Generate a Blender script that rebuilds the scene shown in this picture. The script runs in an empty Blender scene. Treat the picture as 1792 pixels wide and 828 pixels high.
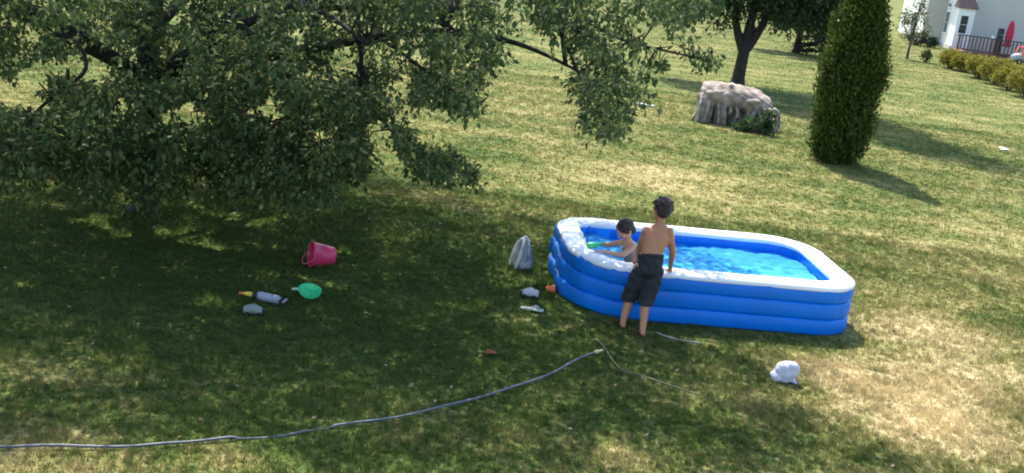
import bpy, math, random
import numpy as np
from mathutils import Vector, Matrix

random.seed(7)
rng = np.random.default_rng(11)
scene = bpy.context.scene
col = scene.collection

# ------------------------------------------------------------------ camera
W, HH, F = 1792, 828, 1900.0
ROLL, PITCH, CAMH = math.radians(7), math.radians(15.9), 3.9
fwd = np.array([0, math.cos(PITCH), -math.sin(PITCH)])
r0 = np.array([1.0, 0, 0]); u0 = np.cross(r0, fwd)
RX = math.cos(ROLL) * r0 + math.sin(ROLL) * u0
UY = -math.sin(ROLL) * r0 + math.cos(ROLL) * u0
CP = np.array([0, 0, CAMH])
cd = bpy.data.cameras.new('camera')
cd.sensor_width = 36; cd.sensor_fit = 'HORIZONTAL'; cd.lens = 36 * F / W
cd.clip_start = 0.1; cd.clip_end = 2000
cam = bpy.data.objects.new('camera', cd); col.objects.link(cam)
cam.matrix_world = Matrix(((RX[0], UY[0], -fwd[0], CP[0]), (RX[1], UY[1], -fwd[1], CP[1]),
                           (RX[2], UY[2], -fwd[2], CP[2]), (0, 0, 0, 1)))
scene.camera = cam

# ------------------------------------------------------------------ sun, sky, exposure
EL = math.radians(56)
SD = np.array([0.33, -0.944]); SD /= np.linalg.norm(SD)          # the way shadows fall on the ground
KSH = 1 / math.tan(EL)                                           # shadow length per metre of height
w = bpy.data.worlds.new('World'); scene.world = w; w.use_nodes = True
nt = w.node_tree
sky = nt.nodes.new('ShaderNodeTexSky'); sky.sky_type = 'NISHITA'; sky.sun_disc = False
sky.sun_elevation = EL; sky.sun_rotation = math.atan2(-SD[0], -SD[1]); sky.air_density = 1.0; sky.dust_density = 1.0
bg = nt.nodes['Background']; nt.links.new(sky.outputs[0], bg.inputs[0]); bg.inputs[1].default_value = 0.15
sd = bpy.data.lights.new('sun', 'SUN'); sd.energy = 3.5; sd.angle = math.radians(0.5); sd.color = (1, 0.95, 0.86)
sun = bpy.data.objects.new('sun', sd); col.objects.link(sun)
sun.rotation_euler = Vector((SD[0] * math.cos(EL), SD[1] * math.cos(EL), -math.sin(EL))).to_track_quat('-Z', 'Y').to_euler()
sun.location = (-6, 30, 30)
scene.view_settings.view_transform = 'Standard'; scene.view_settings.look = 'None'
scene.view_settings.exposure = 1.36; scene.view_settings.gamma = 1
scene.render.engine = 'CYCLES'
scene.cycles.max_bounces = 8; scene.cycles.transparent_max_bounces = 16
scene.cycles.caustics_reflective = False; scene.cycles.caustics_refractive = False
scene.cycles.filter_width = 1.9

# ------------------------------------------------------------------ survey helpers (photo -> place)
def ray(px, py): return fwd * F + RX * (px - W / 2) - UY * (py - HH / 2)
def at(px, py, z=0.0):                     # point at height z
    d = ray(px, py); return CP + d * ((z - CAMH) / d[2])
def aty(px, py, Y):                        # point at distance Y
    d = ray(px, py); return CP + d * (Y / d[1])
def proj(P):
    q = P - CP; z = q @ fwd
    return np.stack([W / 2 + F * (q @ RX) / z, HH / 2 - F * (q @ UY) / z], -1)
def inpoly(p, poly):
    x, y = p[:, 0], p[:, 1]; r = np.zeros(len(p), bool); n = len(poly)
    for i in range(n):
        x1, y1 = poly[i]; x2, y2 = poly[(i + 1) % n]
        c = ((y1 > y) != (y2 > y)) & (x < (x2 - x1) * (y - y1) / (y2 - y1 + 1e-12) + x1)
        r ^= c
    return r

# ------------------------------------------------------------------ object helpers
def tag(o, label=None, cat=None, group=None, kind=None):
    if label: o['label'] = label
    if cat: o['category'] = cat
    if group: o['group'] = group
    if kind: o['kind'] = kind
    return o
def empty(name, loc, rz=0.0, **k):
    o = bpy.data.objects.new(name, None); col.objects.link(o)
    o.location = [float(v) for v in loc]; o.rotation_euler = (0, 0, rz); o.empty_display_size = .2
    return tag(o, **k)
def link(name, me, mat=None, parent=None, smooth=False, loc=None):
    o = bpy.data.objects.new(name, me); col.objects.link(o)
    if mat and not me.materials: me.materials.append(mat)
    if smooth: me.polygons.foreach_set('use_smooth', np.ones(len(me.polygons), bool))
    if parent:
        o.parent = parent
    if loc is not None: o.location = [float(v) for v in loc]
    return o
def mesh_np(name, V, Fa):
    """fast mesh from equal-sized faces"""
    V = np.asarray(V, np.float32); Fa = np.asarray(Fa, np.int32); k = Fa.shape[1]
    me = bpy.data.meshes.new(name)
    me.vertices.add(len(V)); me.vertices.foreach_set('co', V.ravel())
    me.loops.add(Fa.size); me.loops.foreach_set('vertex_index', Fa.ravel())
    me.polygons.add(len(Fa)); me.polygons.foreach_set('loop_start', np.arange(0, Fa.size, k, dtype=np.int32))
    me.update(calc_edges=True)
    return me
class MB:
    def __init__(s): s.v = []; s.f = []
    def add(s, V, Fc):
        o = len(s.v); s.v += [tuple(float(c) for c in v) for v in V]; s.f += [tuple(i + o for i in f) for f in Fc]; return s
    def box(s, c, d, rz=0.0, taper=1.0, M=None):
        x, y, z = d[0] / 2, d[1] / 2, d[2] / 2; V = []
        for k, t in ((-1, 1), (1, taper)):
            for a, b in ((-1, -1), (1, -1), (1, 1), (-1, 1)):
                p = np.array([a * x * t, b * y * t, k * z])
                if M is not None: p = M @ p
                p = np.array([p[0] * math.cos(rz) - p[1] * math.sin(rz), p[0] * math.sin(rz) + p[1] * math.cos(rz), p[2]])
                V.append(p + np.array(c))
        return s.add(V, [(3, 2, 1, 0), (4, 5, 6, 7), (0, 1, 5, 4), (1, 2, 6, 5), (2, 3, 7, 6), (3, 0, 4, 7)])
    def tube(s, P, R, n=8, cap=True, closed=False):
        P = [np.array(p, float) for p in P]; m = len(P)
        if np.isscalar(R): R = [R] * m
        V = []; prev = None
        for i in range(m):
            a = P[(i - 1) % m] if (closed or i > 0) else P[i]; b = P[(i + 1) % m] if (closed or i < m - 1) else P[i]
            t = b - a; t /= (np.linalg.norm(t) + 1e-9)
            if prev is None:
                u = np.cross(t, [0, 0, 1.0])
                if np.linalg.norm(u) < .1: u = np.cross(t, [0, 1.0, 0])
            else: u = prev - t * (prev @ t)
            u /= np.linalg.norm(u) + 1e-9; prev = u; v = np.cross(t, u)
            r = R[i]; ra, rb = (r if not np.isscalar(r) else (r, r))
            for k in range(n):
                th = 2 * math.pi * k / n; V.append(P[i] + u * ra * math.cos(th) + v * rb * math.sin(th))
        Fc = []
        for i in range(m if closed else m - 1):
            j = (i + 1) % m
            for k in range(n):
                l = (k + 1) % n; Fc.append((i * n + k, i * n + l, j * n + l, j * n + k))
        if cap and not closed:
            Fc.append(tuple(range(n - 1, -1, -1))); Fc.append(tuple((m - 1) * n + k for k in range(n)))
        return s.add(V, Fc)
    def capsule(s, a, b, ra, rb, n=12):
        a = np.array(a, float); b = np.array(b, float); t = (b - a) / (np.linalg.norm(b - a) + 1e-9)
        P, R = [], []
        for th in (85, 60, 30): P.append(a - t * ra * math.sin(math.radians(th))); R.append(ra * math.cos(math.radians(th)))
        P += [a, b]; R += [ra, rb]
        for th in (30, 60, 85): P.append(b + t * rb * math.sin(math.radians(th))); R.append(rb * math.cos(math.radians(th)))
        return s.tube(P, R, n)
    def ell(s, c, X, Y, Z, n=16, m=10):
        """ellipsoid with given half axis vectors"""
        c, X, Y, Z = (np.array(q, float) for q in (c, X, Y, Z)); V = [c - Z]
        for i in range(1, m):
            ph = -math.pi / 2 + math.pi * i / m
            for k in range(n):
                th = 2 * math.pi * k / n
                V.append(c + X * math.cos(ph) * math.cos(th) + Y * math.cos(ph) * math.sin(th) + Z * math.sin(ph))
        V.append(c + Z); Fc = []
        for k in range(n): Fc.append((0, 1 + (k + 1) % n, 1 + k))
        for i in range(m - 2):
            for k in range(n):
                a, b = 1 + i * n + k, 1 + i * n + (k + 1) % n; Fc.append((a, b, b + n, a + n))
        l = len(V) - 1; o = 1 + (m - 2) * n
        for k in range(n): Fc.append((l, o + k, o + (k + 1) % n))
        return s.add(V, Fc)
    def loft(s, secs, n=16):
        """secs: (centre, lateral half vector, depth half vector)"""
        V = []
        for c, X, Y in secs:
            c, X, Y = (np.array(q, float) for q in (c, X, Y))
            for k in range(n):
                th = 2 * math.pi * k / n; V.append(c + X * math.cos(th) + Y * math.sin(th))
        Fc = []
        for i in range(len(secs) - 1):
            for k in range(n):
                l = (k + 1) % n; Fc.append((i * n + k, i * n + l, (i + 1) * n + l, (i + 1) * n + k))
        Fc.append(tuple(range(n - 1, -1, -1))); Fc.append(tuple((len(secs) - 1) * n + k for k in range(n)))
        return s.add(V, Fc)
    def mesh(s, name):
        me = bpy.data.meshes.new(name); me.from_pydata(s.v, [], s.f); me.update(); return me
    def build(s, name, mat, parent=None, smooth=False, loc=None, bevel=0.0):
        o = link(name, s.mesh(name), mat, parent, smooth, loc)
        if bevel:
            b = o.modifiers.new('bevel', 'BEVEL'); b.width = bevel; b.segments = 2; b.limit_method = 'ANGLE'
        return o
    def skin(s, name, mat, parent, voxel=.006, smooth_it=5, loc=None):
        """one continuous surface grown over all shapes in the builder"""
        tmp = bpy.data.objects.new('tmp', s.mesh('tmp')); col.objects.link(tmp)
        r = tmp.modifiers.new('r', 'REMESH'); r.mode = 'VOXEL'; r.voxel_size = voxel
        m = tmp.modifiers.new('s', 'SMOOTH'); m.iterations = smooth_it; m.factor = .5
        dg = bpy.context.evaluated_depsgraph_get()
        me = bpy.data.meshes.new_from_object(tmp.evaluated_get(dg)); me.name = name
        old = tmp.data; bpy.data.objects.remove(tmp); bpy.data.meshes.remove(old)
        me.materials.clear()
        return link(name, me, mat, parent, True, loc)

# ------------------------------------------------------------------ materials
def newmat(name):
    m = bpy.data.materials.new(name); m.use_nodes = True
    return m, m.node_tree.nodes, m.node_tree.links, m.node_tree.nodes['Principled BSDF']
def mat(name, c, rough=.6, var=.12, scale=8.0, bump=.0, bscale=40.0, spec=.5, c2=None):
    m, N, L, b = newmat(name)
    tc = N.new('ShaderNodeTexCoord'); no = N.new('ShaderNodeTexNoise'); no.inputs['Scale'].default_value = scale
    no.inputs['Detail'].default_value = 5
    L.new(tc.outputs['Object'], no.inputs['Vector'])
    mx = N.new('ShaderNodeMix'); mx.data_type = 'RGBA'
    cr = N.new('ShaderNodeMapRange'); cr.inputs[1].default_value = .3; cr.inputs[2].default_value = .7
    L.new(no.outputs[0], cr.inputs[0]); L.new(cr.outputs[0], mx.inputs[0])
    mx.inputs[6].default_value = (*[v * (1 - var) for v in c], 1)
    mx.inputs[7].default_value = (*(c2 if c2 else [min(1, v * (1 + var)) for v in c]), 1)
    L.new(mx.outputs[2], b.inputs['Base Color']); b.inputs['Roughness'].default_value = rough
    b.inputs['Specular IOR Level'].default_value = spec
    if bump:
        n2 = N.new('ShaderNodeTexNoise'); n2.inputs['Scale'].default_value = bscale; n2.inputs['Detail'].default_value = 4
        L.new(tc.outputs['Object'], n2.inputs['Vector'])
        bp = N.new('ShaderNodeBump'); bp.inputs['Strength'].default_value = bump; bp.inputs['Distance'].default_value = .02
        L.new(n2.outputs[0], bp.inputs['Height']); L.new(bp.outputs[0], b.inputs['Normal'])
    return m
def leafmat(name, ca, cb, cc, trans=.35, rough=.5):
    """three leaf tones picked leaf by leaf, part of the light passing through"""
    m, N, L, b = newmat(name)
    g = N.new('ShaderNodeNewGeometry'); cr = N.new('ShaderNodeValToRGB'); e = cr.color_ramp.elements
    e[0].position = 0; e[0].color = (*ca, 1); e[1].position = 1; e[1].color = (*cc, 1)
    k = e.new(.6); k.color = (*cb, 1)
    L.new(g.outputs['Random Per Island'], cr.inputs[0]); L.new(cr.outputs[0], b.inputs['Base Color'])
    b.inputs['Roughness'].default_value = rough; b.inputs['Specular IOR Level'].default_value = .2
    tr = N.new('ShaderNodeBsdfTranslucent')
    hs = N.new('ShaderNodeHueSaturation'); hs.inputs['Value'].default_value = 1.5; hs.inputs['Hue'].default_value = .485
    L.new(cr.outputs[0], hs.inputs['Color']); L.new(hs.outputs[0], tr.inputs[0])
    mix = N.new('ShaderNodeMixShader'); mix.inputs[0].default_value = trans
    L.new(b.outputs[0], mix.inputs[1]); L.new(tr.outputs[0], mix.inputs[2])
    L.new(mix.outputs[0], N['Material Output'].inputs[0])
    return m

# dry patches of the lawn: centre x, y, radius, strength
DRY = []
for px, py, r, s in ((1660, 640, 1.3, .50), (1560, 700, 1.0, .45), (1700, 760, 1.0, .45), (1620, 560, 1.1, .35), (1450, 655, .5, .4),
                     (1190, 320, 1.4, .36), (1300, 365, 1.2, .32), (1040, 290, 1.6, .18), (1780, 480, 1.3, .25),
                     (1000, 175, 2.6, .15), (930, 190, 2.0, .12), (1750, 400, 1.8, .16), (60, 815, .8, .3), (390, 800, .3, .4), (1080, 800, .35, .25),
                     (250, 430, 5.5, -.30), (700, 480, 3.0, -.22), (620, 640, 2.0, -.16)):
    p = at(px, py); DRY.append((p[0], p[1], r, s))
def lawn_nodes(N, L):
    """colour of the lawn at a place: fresh green to straw, by noise and the survey of dry patches"""
    g = N.new('ShaderNodeNewGeometry')
    fl = N.new('ShaderNodeVectorMath'); fl.operation = 'MULTIPLY'; fl.inputs[1].default_value = (1, 1, 0)
    L.new(g.outputs['Position'], fl.inputs[0]); P = fl.outputs[0]
    def noise(sc, det=4):
        n = N.new('ShaderNodeTexNoise'); n.inputs['Scale'].default_value = sc; n.inputs['Detail'].default_value = det
        L.new(P, n.inputs['Vector']); return n.outputs[0]
    def math_(op, a, b):
        m = N.new('ShaderNodeMath'); m.operation = op
        for i, q in enumerate((a, b)):
            if isinstance(q, (int, float)): m.inputs[i].default_value = q
            else: L.new(q, m.inputs[i])
        return m.outputs[0]
    d = math_('MULTIPLY_ADD', noise(.45), 1.1); d.node.inputs[2].default_value = -.35
    d = math_('ADD', d, math_('MULTIPLY', math_('SUBTRACT', noise(3.2), .5), .9))
    d = math_('ADD', d, math_('MULTIPLY', math_('SUBTRACT', noise(12, 3), .5), 1.5))
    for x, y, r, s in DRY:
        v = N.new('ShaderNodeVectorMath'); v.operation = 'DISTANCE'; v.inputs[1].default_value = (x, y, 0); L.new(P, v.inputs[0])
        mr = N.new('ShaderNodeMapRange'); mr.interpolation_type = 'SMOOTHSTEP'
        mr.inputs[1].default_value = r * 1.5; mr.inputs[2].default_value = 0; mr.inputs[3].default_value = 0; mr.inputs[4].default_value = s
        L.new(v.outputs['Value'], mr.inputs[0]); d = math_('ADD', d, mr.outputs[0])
    # mowing stripes across the far lawn
    mp = N.new('ShaderNodeMapping'); mp.inputs['Rotation'].default_value = (0, 0, .06); L.new(P, mp.inputs[0])
    wv = N.new('ShaderNodeTexWave'); wv.bands_direction = 'Y'; wv.inputs['Scale'].default_value = .22; wv.inputs['Distortion'].default_value = 2.2
    wv.inputs['Detail'].default_value = 2; wv.inputs['Detail Scale'].default_value = .6
    L.new(mp.outputs[0], wv.inputs[0])
    d = math_('ADD', d, math_('MULTIPLY', math_('SUBTRACT', wv.outputs[1], .5), .16))
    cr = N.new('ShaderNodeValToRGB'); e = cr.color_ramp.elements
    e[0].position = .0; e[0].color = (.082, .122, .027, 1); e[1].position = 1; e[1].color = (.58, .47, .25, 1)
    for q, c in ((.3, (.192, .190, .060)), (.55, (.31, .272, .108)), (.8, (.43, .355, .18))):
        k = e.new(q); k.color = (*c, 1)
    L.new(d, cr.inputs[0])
    return cr.outputs[0], g
def lawn_mat(name, blade):
    m, N, L, b = newmat(name)
    c, g = lawn_nodes(N, L)
    hs = N.new('ShaderNodeHueSaturation'); L.new(c, hs.inputs['Color'])
    if blade:
        mr = N.new('ShaderNodeMapRange'); mr.inputs[3].default_value = .7; mr.inputs[4].default_value = 1.42
        L.new(g.outputs['Random Per Island'], mr.inputs[0]); L.new(mr.outputs[0], hs.inputs['Value'])
        b.inputs['Roughness'].default_value = .55; b.inputs['Specular IOR Level'].default_value = .25
        L.new(hs.outputs[0], b.inputs['Base Color'])
        tr = N.new('ShaderNodeBsdfTranslucent'); L.new(hs.outputs[0], tr.inputs[0])
        mix = N.new('ShaderNodeMixShader'); mix.inputs[0].default_value = .4
        L.new(b.outputs[0], mix.inputs[1]); L.new(tr.outputs[0], mix.inputs[2]); L.new(mix.outputs[0], N['Material Output'].inputs[0])
    else:
        hs.inputs['Value'].default_value = .95; L.new(hs.outputs[0], b.inputs['Base Color']); b.inputs['Roughness'].default_value = .95
        b.inputs['Specular IOR Level'].default_value = .1
        n = N.new('ShaderNodeTexNoise'); n.inputs['Scale'].default_value = 22; n.inputs['Detail'].default_value = 5
        L.new(g.outputs['Position'], n.inputs['Vector'])
        bp = N.new('ShaderNodeBump'); bp.inputs['Strength'].default_value = .9; bp.inputs['Distance'].default_value = .05
        L.new(n.outputs[0], bp.inputs['Height']); L.new(bp.outputs[0], b.inputs['Normal'])
    return m
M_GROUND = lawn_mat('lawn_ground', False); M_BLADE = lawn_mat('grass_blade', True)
M_BARK = mat('bark', (.026, .021, .016), .9, .45, 6, .9, 18)
M_BARK2 = mat('grey_bark', (.10, .085, .07), .9, .4, 6, .9, 14)
M_LEAF = leafmat('oak_leaf', (.030, .060, .022), (.062, .102, .034), (.20, .23, .085), .42, .6)
M_LEAF2 = leafmat('far_leaf', (.026, .048, .020), (.038, .065, .025), (.07, .10, .032), .2)
M_CONI = leafmat('conifer_needle', (.02, .035, .022), (.028, .045, .025), (.04, .06, .03), .1)
M_ARBOR = leafmat('arborvitae_spray', (.030, .058, .013), (.058, .092, .018), (.13, .165, .026), .18)
M_HEDGE = leafmat('hedge_leaf', (.14, .15, .022), (.22, .21, .03), (.32, .28, .05), .35)
M_SAP = leafmat('sapling_leaf', (.06, .085, .03), (.09, .12, .04), (.14, .17, .06), .35)
M_WEED = leafmat('weed_leaf', (.03, .07, .025), (.05, .10, .035), (.09, .14, .05), .3)
M_BLUE = mat('blue_vinyl', (.0, .165, .66), .42, .06, 3, .16, 6, .3)
M_WHITE = mat('white_vinyl', (.82, .83, .86), .32, .03, 3, .08, 6)
M_LINER = mat('aqua_liner', (.0, .27, .88), .35, .08, 4, .15, 8)
M_SKIN = mat('skin_tan', (.47, .20, .095), .5, .10, 9, .05, 60)
M_SKIN2 = mat('skin_light', (.64, .30, .17), .5, .08, 9, .05, 60)
M_HAIR = mat('dark_hair', (.035, .014, .010), .5, .5, 30, .8, 90)
M_SHORT = mat('charcoal_cloth', (.018, .021, .026), .85, .35, 7, .5, 25)
M_BLACK = mat('black_rubber', (.012, .012, .013), .6)
M_SUIT = mat('pale_swim_cloth', (.78, .76, .74), .7, .08)
M_EYE = mat('eye_white', (.35, .32, .30), .4); M_LIP = mat('lip', (.34, .12, .10), .5)
M_PINK = mat('pink_plastic', (.62, .045, .13), .38, .1, 6); M_GREEN = mat('green_plastic', (.03, .50, .20), .38, .1, 6)
M_GREY = mat('grey_plastic', (.30, .32, .38), .45, .12, 6); M_PALE = mat('pale_plastic', (.46, .46, .50), .5, .1, 8)
M_ORANGE = mat('orange_plastic', (.75, .16, .06), .4); M_YELLOW = mat('yellow_plastic', (.75, .50, .05), .4)
M_BAG = mat('white_film', (.50, .49, .58), .4, .08, 10, .5, 18); M_TOWEL = mat('grey_towel', (.64, .64, .58), .95, .25, 9, .8, 60)
M_HOSE = mat('grey_hose', (.11, .125, .15), .5, .15, 5); M_CORD = mat('olive_cord', (.15, .15, .08), .7)
M_DRYLEAF = leafmat('fallen_leaf', (.14, .07, .03), (.22, .17, .08), (.36, .33, .22), .15)
M_RUST = mat('rust_leaf', (.24, .07, .025), .8, .3)
M_WOOD = mat('weathered_wood', (.30, .235, .19), .9, .42, 5, 1.0, 14, .2, (.56, .45, .37))
M_ROOT = mat('weathered_root', (.27, .23, .19), .9, .4, 9, .8, 20, .2, (.46, .39, .32))

# ------------------------------------------------------------------ the ground
g = MB(); S = 900
xs = [-S, -120, -40, -15, 0, 15, 40, 120, S]; n = len(xs)
g.add([(x, y, 0) for y in xs for x in xs], [(j * n + i, j * n + i + 1, (j + 1) * n + i + 1, (j + 1) * n + i) for j in range(n - 1) for i in range(n - 1)])
tag(g.build('lawn', M_GROUND), kind='structure')

# pool footprint (yaw, centre, half sizes) is needed by the grass already
PC = np.array([2.195, 12.11]); PYAW = math.radians(6.5); PL, PW, PCOR = 1.615, 1.02, .54
pe1 = np.array([math.cos(PYAW), math.sin(PYAW)]); pe2 = np.array([-math.sin(PYAW), math.cos(PYAW)])

HOSE_PX = [(-260, 782), (-40, 787), (100, 786), (240, 786), (330, 778), (420, 770), (500, 763), (560, 752), (650, 742), (740, 725),
           (830, 702), (920, 675), (980, 650), (1015, 630), (1040, 622)]
def spline(P, k=6):
    P = [np.array(p, float) for p in P]; P = [2 * P[0] - P[1]] + P + [2 * P[-1] - P[-2]]; out = []
    for i in range(1, len(P) - 2):
        for j in range(k):
            t = j / k; a, b, c, d = P[i - 1:i + 3]
            out.append(.5 * (2 * b + (c - a) * t + (2 * a - 5 * b + 4 * c - d) * t * t + (3 * b - a - 3 * c + d) * t ** 3))
    out.append(P[-2]); return out
HOSE = spline([at(*p) for p in HOSE_PX])

def grass():
    Vs, Fs = [], []; off = 0
    for ya, yb, n, h, wd, nb in ((5.6, 10.5, 95000, .040, .0065, 6), (10.5, 16, 85000, .042, .009, 5), (16, 30, 90000, .036, .017, 4), (30, 66, 65000, .04, .034, 3)):
        y = np.sqrt(rng.uniform(ya ** 2, yb ** 2, n)); x = rng.uniform(-1, 1, n) * (.50 * y + 1.2)
        cl = np.sin(x * 9 + 2 * np.sin(y * 7)) * np.sin(y * 11 + 2 * np.sin(x * 5)) * .5 + .5        # clumpy sward
        keep = rng.uniform(0, 1, n) < (.45 + .55 * cl)
        q = np.stack([x, y], 1) - PC; lx = np.abs(q @ pe1); ly = np.abs(q @ pe2)
        keep &= ~((lx < PL + .02) & (ly < PW + .02))
        if ya < 11:
            hp = np.array(HOSE)[:, :2]
            dmin = np.full(n, 9.0)
            for i in range(len(hp) - 1):
                a, b = hp[i], hp[i + 1]; ab = b - a; t = np.clip(((np.stack([x, y], 1) - a) @ ab) / (ab @ ab), 0, 1)
                dmin = np.minimum(dmin, np.hypot(x - a[0] - t * ab[0], y - a[1] - t * ab[1]))
            keep &= (dmin > .022) | (rng.uniform(0, 1, n) < .3)
        x, y, cl = x[keep], y[keep], cl[keep]; n = len(x)
        bx = np.repeat(x, nb) + rng.normal(0, wd * 1.7, n * nb); by = np.repeat(y, nb) + rng.normal(0, wd * 1.7, n * nb)
        hh = h * rng.uniform(.55, 1.3, n * nb) * np.repeat(.7 + .5 * cl, nb)
        th = rng.uniform(0, 2 * np.pi, n * nb); ln = rng.uniform(.1, 1.1, n * nb) * hh; la = rng.uniform(0, 2 * np.pi, n * nb)
        ww = wd * rng.uniform(.6, 1.2, n * nb) / 2
        A = np.stack([bx - np.cos(th) * ww, by - np.sin(th) * ww, np.zeros_like(bx)], 1)
        B = np.stack([bx + np.cos(th) * ww, by + np.sin(th) * ww, np.zeros_like(bx)], 1)
        T = np.stack([bx + np.cos(la) * ln, by + np.sin(la) * ln, hh], 1)
        V = np.stack([A, B, T], 1).reshape(-1, 3); Vs.append(V)
        Fs.append(np.arange(len(V)).reshape(-1, 3) + off); off += len(V)
    tag(link('grass', mesh_np('grass', np.concatenate(Vs), np.concatenate(Fs)), M_BLADE), kind='stuff')
grass()

# ------------------------------------------------------------------ leaves
def leaf_verts(C, D, size, aspect=.55, fold=.12, jitter=.35):
    """folded two-triangle leaves at C pointing along D (unit)"""
    n = len(C); up = rng.normal(0, 1, (n, 3)) * .7 + np.array([0, 0, 1.0])
    Sx = np.cross(D, up); Sx /= np.linalg.norm(Sx, axis=1)[:, None] + 1e-9; Nn = np.cross(Sx, D)
    s = size * rng.uniform(1 - jitter, 1 + jitter, n)[:, None]
    a = C; b = C + D * s * .5 + Sx * s * aspect * .5 + Nn * s * fold; c = C + D * s; d = C + D * s * .5 - Sx * s * aspect * .5 + Nn * s * fold
    V = np.stack([a, b, c, d], 1).reshape(-1, 3)
    i = np.arange(n)[:, None] * 4
    return V, np.concatenate([i + [0, 1, 2], i + [0, 2, 3]], 1).reshape(-1, 3)
def unit(a): return a / (np.linalg.norm(a, axis=-1, keepdims=True) + 1e-9)
def clump_leaves(cent, rad, per, droop=.5):
    n = len(cent); C = np.repeat(cent, per, 0); o = unit(rng.normal(0, 1, (n * per, 3))) * (rng.uniform(0, 1, n * per)[:, None] ** .5)
    sc = np.repeat(np.broadcast_to(rad, (n,)), per)[:, None] * np.array([1, 1, .8])
    D = unit(o + rng.normal(0, .6, o.shape) - np.array([0, 0, droop]))
    return C + o * sc, D

# ------------------------------------------------------------------ the big tree over the lawn
TB = np.array([-4.55, 12.79, 0.0])
FOL = [(-70, -200), (895, -200), (905, 30), (882, 105), (850, 125), (848, 165), (825, 210), (770, 192), (715, 175), (688, 205), (712, 245),
       (770, 262), (838, 292), (832, 328), (800, 330), (742, 315), (712, 292), (692, 252), (662, 212), (640, 232), (645, 305),
       (605, 355), (500, 366), (420, 366), (350, 362), (285, 385), (215, 380), (150, 342), (90, 330), (-70, 335)]
FOL2 = [(880, -200), (1330, -200), (1290, 10), (1200, 35), (1175, 60), (1235, 82), (1252, 118), (1215, 128), (1165, 150), (1118, 188), (1088, 245),
        (1036, 240), (1008, 180), (985, 150), (1005, 125), (975, 78), (930, 40), (880, 25)]
GAPS = [(35, 155, 80, 34, -.35), (160, 115, 40, 30, -.5), (320, 200, 48, 17, .1), (470, 188, 30, 22, 0), (702, 150, 22, 22, 0),
        (610, 105, 14, 26, 0), (780, 45, 26, 14, 0), (300, 28, 12, 18, 0), (215, 185, 20, 14, 0), (520, 60, 14, 16, 0), (1190, 98, 22, 14, 0), (660, 225, 22, 12, 0),
        (1140, 55, 22, 18, 0), (430, 40, 16, 14, 0), (300, 110, 10, 8, 0), (400, 130, 12, 8, 0), (250, 60, 9, 9, 0), (540, 130, 10, 9, 0), (360, 165, 12, 8, 0), (480, 100, 9, 10, 0), (120, 25, 12, 8, 0), (590, 40, 9, 12, 0), (735, 110, 12, 10, 0), (560, 235, 18, 12, 0), (60, 60, 16, 10, 0)]
def in_gap(p):
    r = np.zeros(len(p), bool)
    for x, y, a, b, t in GAPS:
        u = (p[:, 0] - x) * math.cos(t) + (p[:, 1] - y) * math.sin(t); v = -(p[:, 0] - x) * math.sin(t) + (p[:, 1] - y) * math.cos(t)
        th = np.arctan2(v / b, u / a); r |= np.hypot(u / a, v / b) < 1 + .35 * np.sin(3 * th + x) + .3 * np.sin(7 * th + y) + .2 * np.sin(12 * th)
    return r
SHPX = [(-150, 205), (120, 215), (380, 235), (560, 262), (640, 288), (770, 343), (960, 388), (1040, 420), (1140, 470), (1340, 560), (1338, 640), (1352, 690), (1420, 722),
        (1480, 772), (1580, 800), (1640, 850), (1000, 850), (700, 860), (430, 786), (330, 770), (0, 782)]
SHP = [tuple(at(*p)[:2]) for p in SHPX]
SHP = [(-14, 22)] + SHP + [(-9, 6.6), (-14, 8)]
FLECK = [(at(x, y)[:2], r) for x, y, r in ((545, 488, .13), (590, 500, .11), (310, 412, .20), (365, 432, .16), (450, 388, .14), (400, 380, .12), (370, 532, .16),
         (75, 325, .18), (165, 388, .18), (230, 415, .12), (335, 360, .10), (40, 500, .08), (1000, 400, .12), (870, 372, .14), (930, 378, .10), (1075, 790, .16),
         (600, 440, .10), (1300, 618, .12), (1240, 600, .10), (925, 490, .07), (180, 630, .07), (700, 420, .06))]
def shadow_xy(P): return P[:, :2] + P[:, 2:3] * KSH * SD
EC = np.array([-4.0, 14.5, 4.9]); ER = np.array([6.9, 7.4, 4.7])
def crown_ok(P, margin=0.0):
    q = np.abs((P - EC) / ER); e = q[:, 0] ** 2 + q[:, 1] ** 2 + q[:, 2] ** 5 < 1.0
    z = P[:, 2] > .6
    p = proj(P); fr = (p[:, 0] > -40) & (p[:, 0] < 1830) & (p[:, 1] > -25) & (p[:, 1] < 900)
    im = ~fr | ((inpoly(p, FOL) | inpoly(p, FOL2)) & ~in_gap(p))
    return e & z & im & inpoly(shadow_xy(P), SHP)
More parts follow.
